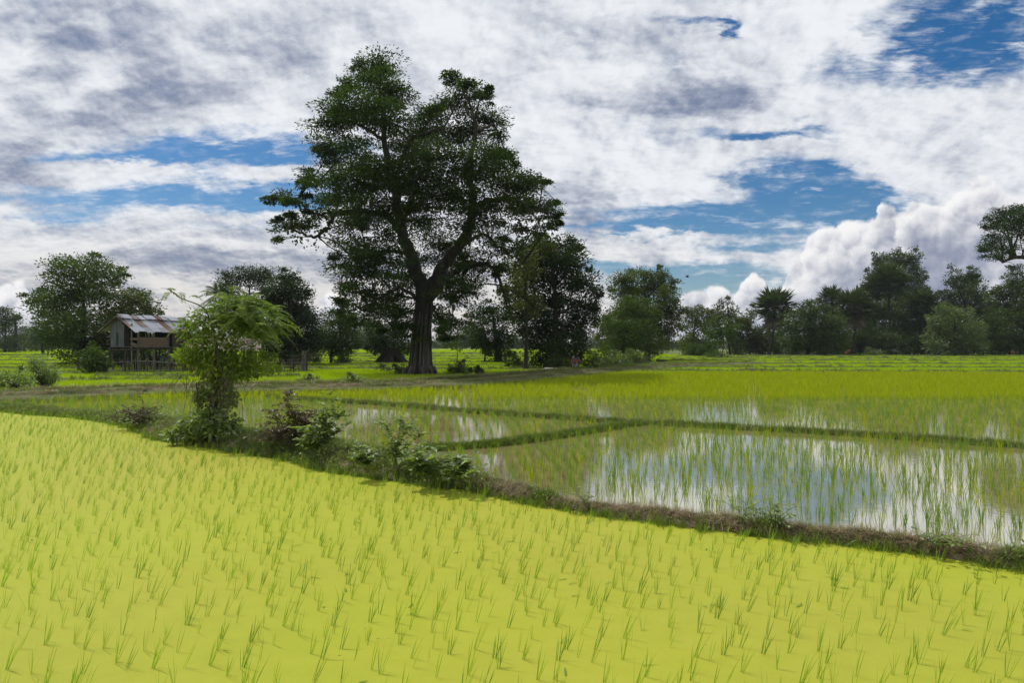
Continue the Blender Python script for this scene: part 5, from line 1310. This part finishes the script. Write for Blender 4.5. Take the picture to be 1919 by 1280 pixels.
def animal(name, label, mat, o, rotz, scale=1.0):
    root = thing(name, label, "cow", tuple(o), rotz)
    V = [(0, 0, .95), (.45, 0, 1.0), (.85, 0, 1.02), (1.12, 0, 1.10), (1.32, 0, 1.02), (1.52, 0, .86),          # spine, neck, head, muzzle
         (-.05, 0, .85), (-.12, .0, .45),                                                                        # tail
         (.02, .17, .62), (-.10, .17, .36), (-.04, .17, .02), (.02, -.17, .62), (-.08, -.17, .36), (-.12, -.17, .02),
         (.84, .15, .60), (.86, .15, .34), (.84, .15, .02), (.82, -.15, .60), (.78, -.15, .34), (.80, -.15, .02), (1.30, .16, 1.08), (1.30, -.16, 1.08)]
    E = [(0, 1), (1, 2), (2, 3), (3, 4), (4, 5), (0, 6), (6, 7), (0, 8), (8, 9), (9, 10), (0, 11), (11, 12), (12, 13), (2, 14), (14, 15), (15, 16), (2, 17), (17, 18), (18, 19), (4, 20), (4, 21)]
    RD = [.27, .31, .27, .15, .13, .085, .03, .025, .13, .07, .055, .13, .07, .055, .11, .065, .05, .11, .065, .05, .03, .03]
    me = bpy.data.meshes.new("body"); me.from_pydata([tuple(c * scale for c in v) for v in V], E, []); me.materials.append(M[mat])
    o = link("body", me, root)
    sk = o.modifiers.new("skin", "SKIN")
    lay = me.skin_vertices[0] if me.skin_vertices else None
    if lay is None:
        import bmesh
        bm = bmesh.new(); bm.from_mesh(me); bm.verts.layers.skin.verify(); bm.to_mesh(me); bm.free(); lay = me.skin_vertices[0]
    for i, s in enumerate(lay.data): s.radius = (RD[i] * scale,) * 2; s.use_root = (i == 0)
    o.modifiers.new("sub", "SUBSURF").levels = 1; o.modifiers["sub"].render_levels = 2
    for sy in (-1, 1):
        m = MB(); m.tube(curve([np.array([1.26, .06 * sy, 1.13]) * scale, np.array([1.22, .16 * sy, 1.24]) * scale, np.array([1.28, .18 * sy, 1.34]) * scale], 3), np.linspace(.025, .006, 7), 5); link("horn", m.mesh("horn", M["wood_grey"]), root)
p = wp(1585, 667, 116); p[2] = 0.02; animal("cow", "brown cow grazing at the tree line by the pale-skirted palm", "cow", p, R(25), .85)
p = wp(1900, 666, 112); p[2] = 0.02; animal("cow", "small reddish cow standing at the tree line by the right edge", "cow", p, R(215), .7)
p = wp(1684, 666, 118); p[2] = 0.02; animal("buffalo", "grey buffalo in the shade below the highest palm", "cow_grey", p, R(150), .85)
m = MB(); m.tube(curve([(-.18, 0, 0), (0, 0, .03), (.2, 0, .02)], 4), [.02, .05, .07, .08, .08, .07, .05, .04, .02], 7)
m.add([[-.05, 0, .06], [.10, 0, .06], [.0, .5, .20], [-.12, .45, .18], [.0, -.5, .16], [-.12, -.45, .14]], [[0, 1, 2, 3], [1, 0, 5, 4]])
tag(link("bird", m.mesh("bird", M["bird"]), None, tuple(wp(1288, 519, 70))), "single dark bird flying in the pale blue above the two-tier tree", "bird")

# ------------------------------------------------------------------ bushes in the middle distance
def bush(label, px, base_y, d, lobes, mat="leaf_bush", leaf=.14, seed=1, cover=2.0, z=0.0, group=None, name="bush", sparse=.8):
    rr = np.random.default_rng(seed); b = wp(px, base_y, d); b[2] = z
    root = thing(name, label, "bush", tuple(b), 0, group); cm_ = MB()
    outs = foliage(cm_, lobes, d, base_y, leaf=leaf, lw=.45, cover=cover, spray=.35, flat=.7, per=12, r=rr, shell=.5)
    tm = MB()
    for c, p, _ in outs:
        for k in rr.choice(len(p), min(8, len(p)), replace=False):
            s = b + np.array([rr.normal() * .12, rr.normal() * .12, 0]); tm.tube(curve([s, (s + p[k]) / 2 + rr.normal(size=3) * .1, p[k]], 4), np.linspace(.022, .006, 9), 4)
    for m_ in (cm_, tm): m_.v = [v - b for v in m_.v]
    link("stems", tm.mesh("stems", M["bark"]), root); link("foliage", cm_.mesh("foliage", M[mat]), root)
bush("dark reddish upright bush on the track bank at the left, taller of the two", 85, 724, 29, [(72, 682, 20, 14), (92, 700, 16, 18), (78, 708, 24, 14), (60, 690, 10, 10, .7)], "leaf_weed", .11, 301, z=.2)
bush("low silvery bush on the track bank at the very left edge", 30, 724, 28.5, [(18, 705, 22, 14), (42, 710, 20, 14), (5, 712, 16, 12), (35, 697, 10, 8)], "leaf_weed", .11, 302, z=.2)
bush("dark wide thicket seen through the stilts behind the hut", 300, 694, 55, [(215, 672, 20, 18), (250, 668, 24, 20), (290, 672, 26, 18), (330, 668, 26, 22), (365, 670, 22, 20)], "leaf_dark", .22, 330, cover=4.5)
bush("vine-smothered mound with a bright leafy top in front of the hut's left side", 178, 697, 44, [(177, 655, 12, 10), (172, 668, 18, 12), (185, 672, 16, 14), (178, 688, 24, 14)], "leaf_mid", .2, 303, cover=2.6)
bush("grey-leaved bush spilling onto the dirt track left of the giant trunk", 662, 724, 30, [(650, 712, 14, 8), (672, 715, 18, 8), (660, 704, 10, 6), (690, 718, 8, 5)], "leaf_weed", .09, 304, z=.2)
bush("low dark bush on the track bank right of the brushwood pen", 577, 715, 33, [(570, 711, 12, 5), (584, 711, 12, 5), (578, 706, 8, 4)], "leaf_weed", .10, 305, z=.18)
bush("leafy bush beside the giant trunk's right foot, with thin stalks", 862, 703, 42.5, [(858, 690, 16, 10), (870, 695, 12, 8), (850, 697, 14, 8), (862, 680, 8, 6, .7)], "leaf_bush", .14, 306, z=.1)
bush("small dark bush at the grass edge, second right of the giant trunk", 896, 706, 41, [(892, 697, 10, 7), (902, 700, 9, 6), (897, 692, 5, 4)], "leaf_dark", .14, 307, z=.1)
bush("leafy bush touching the giant trunk's left foot", 752, 702, 43.5, [(748, 690, 10, 9), (757, 695, 9, 8)], "leaf_bush", .16, 308, z=.1)
bush("low bush in the yellow field left of the giant trunk", 725, 698, 47, [(722, 691, 12, 6), (735, 694, 12, 5)], "leaf_bush", .16, 309)
bush("dark green bush left of the big dense tree's foot", 970, 692, 52, [(966, 680, 16, 10), (980, 683, 12, 8), (970, 673, 8, 6)], "leaf_mid", .2, 310)
bush("rounded bush between the white rubbish and the motorbike", 1050, 692, 48.5, [(1045, 678, 16, 10), (1060, 682, 14, 9), (1035, 684, 12, 8)], "leaf_mid", .17, 311, z=.05)
bush("sunlit bush just right of the motorbike", 1112, 690, 52, [(1112, 668, 16, 10), (1104, 678, 14, 10), (1124, 680, 16, 10)], "leaf_bush", .17, 312, z=.05)
bush("small dark bush on the track edge below the sunlit bushes", 1112, 695, 48.5, [(1108, 688, 10, 6), (1120, 688, 10, 6)], "leaf_mid", .15, 313, z=.15)
bush("sunlit bush in the middle of the roadside thicket", 1150, 686, 57, [(1148, 665, 18, 11), (1140, 674, 16, 11), (1162, 676, 18, 11)], "leaf_bush", .18, 314)
bush("sunlit bush at the right end of the roadside thicket", 1190, 685, 60, [(1188, 666, 18, 10), (1178, 676, 16, 10), (1204, 674, 16, 11)], "leaf_bush", .18, 315)
bush("round dark bush at the foot of the slender pale-stemmed tree", 1341, 678, 92, [(1340, 666, 18, 9), (1332, 671, 14, 7), (1352, 671, 14, 7)], "leaf_mid", .22, 316)
bush("large rounded bush left of the slender pale-stemmed tree", 1308, 672, 105, [(1300, 652, 16, 12), (1318, 655, 16, 12), (1296, 662, 18, 8), (1320, 663, 18, 8)], "leaf_mid", .24, 317)
bush("tiny bush tuft alone in the middle of the right field", 1475, 684, 70, [(1470, 681, 9, 3), (1480, 681, 8, 3)], "leaf_bush", .14, 318, z=.15)
bush("tiny tuft on a far bund by the right edge", 1908, 679, 80, [(1904, 677, 10, 3), (1913, 678, 8, 3)], "leaf_bush", .14, 319, z=.15)
bush("grassy tuft on a bund below the round bush-tree", 1800, 702, 47, [(1796, 699, 6, 3), (1803, 700, 6, 3)], "leaf_bush", .1, 321, z=.15)
bush("grey-green bush by the dome tree's foot next to the brown cow", 1555, 670, 107, [(1552, 660, 16, 8), (1568, 664, 12, 5)], "leaf_mid", .22, 322)
bush("pale bush under the palms right of the brown cow", 1635, 669, 114, [(1632, 660, 14, 7), (1645, 662, 12, 6)], "leaf_bush", .22, 323)

# ------------------------------------------------------------------ plants on the near bund
def stem_leaves(mb, c, n, L, W, r, up=.25, start=.15, fold=True, spread=1.0):
    t = np.linspace(start, 1, n); k = np.linspace(0, 1, len(c)); p = np.stack([np.interp(t, k, c[:, i]) for i in range(3)], 1)
    az = np.arange(n) * 2.4 + r.normal(size=n) * .5
    ax = np.stack([np.cos(az) * spread, np.sin(az) * spread, up + r.normal(size=n) * .25], 1)
    nr = np.stack([-np.cos(az) * .5, -np.sin(az) * .5, np.ones(n)], 1) + r.normal(size=(n, 3)) * .25
    LL = L * r.uniform(.6, 1.15, n)
    leaf_fold(mb, p, ax, nr, LL, LL * W)
def weed(name, label, cat, base, d, stems, leaf, lw, n, mat="leaf_weed", seed=1, z=.1, up=.25, side=5, stem_r=.0065, bark="leaf_weed", dry=False):
    """stems: list of pixel polylines from the base up"""
    r = np.random.default_rng(seed); b = wp(base[0], base[1], d); b[2] = z
    root = thing(name, label, cat, tuple(b)); tm = MB(); lm = MB()
    for s in stems:
        dep = r.normal() * .18
        pts = [b + np.array([r.normal() * .03, r.normal() * .03, 0])] + [wp(x, y, d) + np.array([0, dep * (i + 1) / len(s), 0]) for i, (x, y) in enumerate(s)]
        c = curve(pts, 6); tm.tube(c, np.linspace(stem_r, stem_r * .4, len(c)), 5); stem_leaves(lm, c, n, leaf, lw, r, up)
        for q in range(side):
            i = r.integers(len(c) // 3, len(c)); L = r.uniform(.12, .3); a = r.uniform(0, 6.28)
            e = c[i] + np.array([math.cos(a) * L, math.sin(a) * L, r.uniform(.0, .7) * L]); cc = curve([c[i], (c[i] + e) / 2 + np.array([0, 0, .03]), e], 3)
            tm.tube(cc, np.linspace(stem_r * .5, stem_r * .25, 7), 4); stem_leaves(lm, cc, max(3, n // 3), leaf * .9, lw, r, up)
    for m_ in (tm, lm): m_.v = [v - b for v in m_.v]
    link("stem", tm.mesh("stem", M[bark]), root); link("leaves", lm.mesh("leaves", M[mat]), root)
    return root, b
def dB(py, z=.15): return (CAM_H - z) * F / (py - HY)

# sapling wrapped in climbers
def sapling():
    r = np.random.default_rng(400); d = 13.4; b = wp(392, 828, d); b[2] = .12
    root = thing("sapling", "bushy young tree with feathery drooping fronds and climber-wrapped stem on the bund", "tree", tuple(b))
    def W(x, y, q=0.0): return wp(x, y, d) + np.array([0, q, 0])
    tm = MB(); fr = MB(); lm = MB(); rm = MB(); cl = MB(); base = MB()
    stems = [[(400, 760), (404, 700), (412, 640), (430, 590), (440, 560)], [(392, 770), (398, 710), (405, 650), (385, 610), (360, 590)], [(410, 770), (420, 700), (440, 640), (470, 600), (490, 575)], [(398, 780), (408, 700), (425, 650), (455, 640), (490, 640)],
             [(395, 760), (400, 690), (380, 660), (350, 655)], [(402, 760), (415, 690), (450, 690), (490, 680)], [(405, 740), (412, 660), (400, 600), (385, 575), (350, 560), (332, 545), (318, 543)]]
    tips = []
    for i, s in enumerate(stems):
        q = r.normal() * .3
        c = curve([b + np.array([r.normal() * .06, r.normal() * .06, 0])] + [W(x, y, q * (k + 1) / len(s)) for k, (x, y) in enumerate(s)], 7)
        tm.tube(c, np.linspace(.026, .003, len(c)), 6); tips.append(c)
    def lob(lst, mb, n_per, L, lw, up=.15, hang=.1):
        for (x, y, rx, ry, k) in lst:
            n = int(n_per * k); p = rsph(n, .45, r) * np.array([rx, (rx + ry) / 2, ry]) * d / F + W(x, y, r.normal() * .12)
            c = W(x, y); ax = unit(p - c) * .6 + r.normal(size=p.shape) * .6 + np.array([0, 0, -hang])
            LL = L * r.uniform(.6, 1.2, n); leaf_fold(mb, p, ax, r.normal(size=p.shape) * .5 + np.array([0, 0, 1]), LL, LL * lw)
    # broad-leaved climber in and around the crown
    lob([(385, 600, 42, 24, 1), (365, 640, 30, 20, .9), (420, 620, 45, 28, 1), (345, 668, 28, 12, .6), (430, 570, 36, 16, .7), (450, 665, 46, 24, 1.5), (400, 680, 46, 26, 1.5), (480, 690, 42, 16, 1.1), (430, 690, 50, 26, 1.3), (360, 665, 30, 20, .8), (505, 668, 20, 8, .3), (370, 690, 24, 16, .5), (440, 700, 40, 18, .8), (350, 618, 18, 16, .5), (400, 640, 50, 30, 1)], lm, 300, .10, .46)
    # vine column
    lob([(405, 700, 24, 30, .7), (404, 725, 32, 28, .9), (396, 760, 34, 24, .9), (374, 745, 20, 18, .5), (424, 745, 16, 22, .5), (412, 705, 32, 22, .6)], cl, 420, .09, .52, hang=.4)
    # big dark leaves at the foot
    lob([(385, 785, 44, 20, 1), (350, 800, 30, 18, .9), (410, 805, 42, 16, 1), (380, 812, 55, 12, 1), (325, 815, 22, 9, .6), (430, 795, 16, 16, .4)], base, 260, .14, .5, hang=.15)
    # feathery fronds
    for (x, y, n, ll) in ((440, 570, 22, .50), (470, 580, 22, .52), (488, 596, 18, .50), (405, 592, 14, .42), (375, 600, 9, .38), (460, 610, 20, .50), (490, 622, 10, .42), (430, 604, 16, .48), (500, 610, 8, .46), (450, 555, 6, .34), (332, 552, 3, .3)):
        for k in range(int(n * 2.1)):
            o = W(x, y) + r.normal(size=3) * np.array([.16, .2, .09]); az = r.uniform(0, 6.28) if r.random() < .5 else r.uniform(-1.1, 1.1)
            frond(fr, rm, o, az, r.uniform(-.15, .75), ll * r.uniform(.7, 1.2), 20, .105, r.uniform(.35, .85), r, .17, .35)
    # dead hanging strands round the stem
    dm = MB()
    for k in range(120):
        s = W(r.normal(405, 30), r.uniform(655, 740), r.normal() * .2); e = s + np.array([r.normal() * .12, r.normal() * .1, -r.uniform(.2, .6)])
        dm.tube(curve([s, (s + e) / 2 + r.normal(size=3) * .05, e], 3), .0045, 3)
    for m_ in (tm, fr, lm, rm, cl, base, dm): m_.v = [v - b for v in m_.v]
    link("trunk", tm.mesh("trunk", M["bark_pale"], True), root); cr = link("crown", fr.mesh("crown", M["leaf_sap"]), root); link("frond_stalks", rm.mesh("frond_stalks", M["leaf_sap"]), cr)
    link("climber_leaves", lm.mesh("climber_leaves", M["leaf_sap"]), root); link("climber_leaves", cl.mesh("climber_leaves", M["leaf_weed"]), root)
    link("foot_leaves", base.mesh("foot_leaves", M["leaf_weed"]), root); link("dead_strands", dm.mesh("dead_strands", M["leaf_dry"]), root)
sapling()
weed("dry_bush", "dead brown bush with curled leaves right of the sapling", "bush", (555, 836), dB(836, .2), [[(545, 800), (540, 750), (536, 735)], [(560, 800), (575, 770)], [(530, 815), (500, 800)], [(575, 815), (595, 790)], [(545, 810), (520, 780)], [(565, 805), (580, 785), (600, 775)], [(520, 828), (480, 818)], [(540, 822), (500, 826), (460, 826)], [(580, 820), (610, 805)], [(550, 815), (560, 780)], [(545, 790), (550, 765)], [(525, 800), (505, 770)], [(570, 800), (560, 765)]], .085, 0.49, 32, "leaf_dry", 410, .2, -.35, 13)
weed("leafy_shrub", "upright shrub with glossy green leaves behind the dead brown bush", "shrub", (590, 846), dB(846, .2), [[(600, 810), (618, 775), (632, 742)], [(605, 815), (630, 790), (648, 775)], [(595, 820), (605, 790), (612, 765)], [(600, 830), (625, 815), (638, 805)], [(588, 825), (580, 800)], [(610, 830), (600, 800)], [(592, 835), (575, 828)]], .12, 0.68, 24, "leaf_weed", 411, .2, .2, 10)
weed("twig_heap", "heap of cut grey twigs and dry weeds on the bund left of the sapling", "twig heap", (258, 798), dB(798, .1), [[(240, 790), (215, 780)], [(250, 785), (235, 770)], [(265, 788), (290, 775)], [(255, 785), (262, 768)], [(270, 792), (300, 785)], [(245, 792), (222, 792)], [(275, 785), (285, 766)], [(250, 780), (270, 772), (292, 776)], [(262, 785), (240, 776), (222, 772)], [(268, 780), (262, 740), (272, 732)]], .11, 0.27, 14, "leaf_dry", 412, .1, .1, 17, .008, "bark_pale")
weed("young_shrub", "small green shrub with loose airy twigs behind the cut twig heap", "shrub", (280, 800), dB(800, .1), [[(270, 785), (255, 775)], [(285, 782), (290, 765)], [(300, 790), (325, 772)], [(262, 795), (230, 790)]], .10, 0.54, 12, "leaf_weed", 413, .1, .2, 10)
weed("tall_weed", "tall open weed with sparse small leaves on a leaning purple stem", "weed", (742, 874), dB(874, .18), [[(745, 840), (752, 805), (757, 778)], [(750, 845), (775, 825), (792, 812)], [(742, 840), (728, 815), (722, 800)], [(748, 830), (765, 805), (770, 795)], [(740, 850), (715, 840)], [(755, 850), (785, 845)]], .085, 0.62, 22, "leaf_weed", 414, .18, .25, 10)
weed("broad_leaved_weed", "low rosette of broad leaves between the shrub and the tall weed", "weed", (682, 876), dB(876, .2), [[(678, 862), (670, 848)], [(684, 862), (690, 848)], [(690, 868), (702, 858)], [(674, 868), (660, 858)]], .15, 0.68, 12, "leaf_weed", 415, .2, .3, 4)
weed("broad_leaved_weed", "spreading pale-backed broad leaves in front of the tall weed", "weed", (795, 896), dB(896, .16), [[(790, 870), (780, 850)], [(800, 872), (810, 852)], [(808, 880), (832, 862)], [(785, 884), (765, 872)], [(798, 880), (795, 858)], [(810, 885), (835, 880)]], .16, 0.62, 14, "leaf_weed", 416, .16, .2, 6)
weed("broad_leaved_weed", "rightmost broad-leaved clump with yellowing leaves where the green bank ends", "weed", (860, 904), dB(904, .14), [[(858, 880), (850, 860)], [(866, 880), (880, 862)], [(872, 888), (892, 876)], [(850, 888), (832, 876)], [(864, 885), (868, 862)]], .13, 0.68, 14, "leaf_weed", 417, .14, .25, 6)
weed("round_leaf_weed", "thin weed with few round leaves on the bare bank, left one of two", "weed", (1388, 978), dB(978, .1), [[(1382, 960), (1374, 944)], [(1390, 962), (1392, 946)], [(1394, 968), (1402, 958)]], .065, 0.80, 6, "leaf_weed", 418, .1, .1, 2)
weed("round_leaf_weed", "wider round-leaved weed on the bare bank, right one of two", "weed", (1450, 984), dB(984, .1), [[(1440, 966), (1430, 952)], [(1452, 968), (1448, 952)], [(1460, 974), (1475, 966)], [(1446, 975), (1425, 968)], [(1462, 978), (1490, 966)]], .065, 0.80, 7, "leaf_weed", 419, .1, .1, 4)
weed("creeping_weed", "little flat weed with an orange flower tint near the right bank end", "weed", (1752, 1022), dB(1022, .12), [[(1742, 1014), (1730, 1006)], [(1756, 1012), (1765, 1002)], [(1764, 1016), (1780, 1010)]], .075, 0.65, 7, "leaf_weed", 420, .12, .1, 4)
weed("creeping_weed", "small green sprig on the bank by the bright duckweed, middle of the bare stretch", "weed", (1095, 944), dB(944, .1), [[(1090, 936), (1084, 928)], [(1098, 936), (1104, 928)]], .06, 0.61, 9, "leaf_weed", 421, .1, .2, 4)
# ------------------------------------------------------------------ the air
hm_ = bpy.data.materials.new("haze_air"); hm_.use_nodes = True; nt = hm_.node_tree; nt.nodes.clear()
ho = nt.nodes.new("ShaderNodeOutputMaterial"); pv = nt.nodes.new("ShaderNodeVolumePrincipled")
pv.inputs["Color"].default_value = (.80, .88, 1.0, 1); pv.inputs["Density"].default_value = .00016; pv.inputs["Anisotropy"].default_value = .2
nt.links.new(pv.outputs[0], ho.inputs["Volume"])
m = MB(); m.box((0, 190, 13), (1100, 480, 28.4))
tag(link("haze", m.mesh("haze", hm_)), "thin pale air over the fields", "haze", None, "stuff")
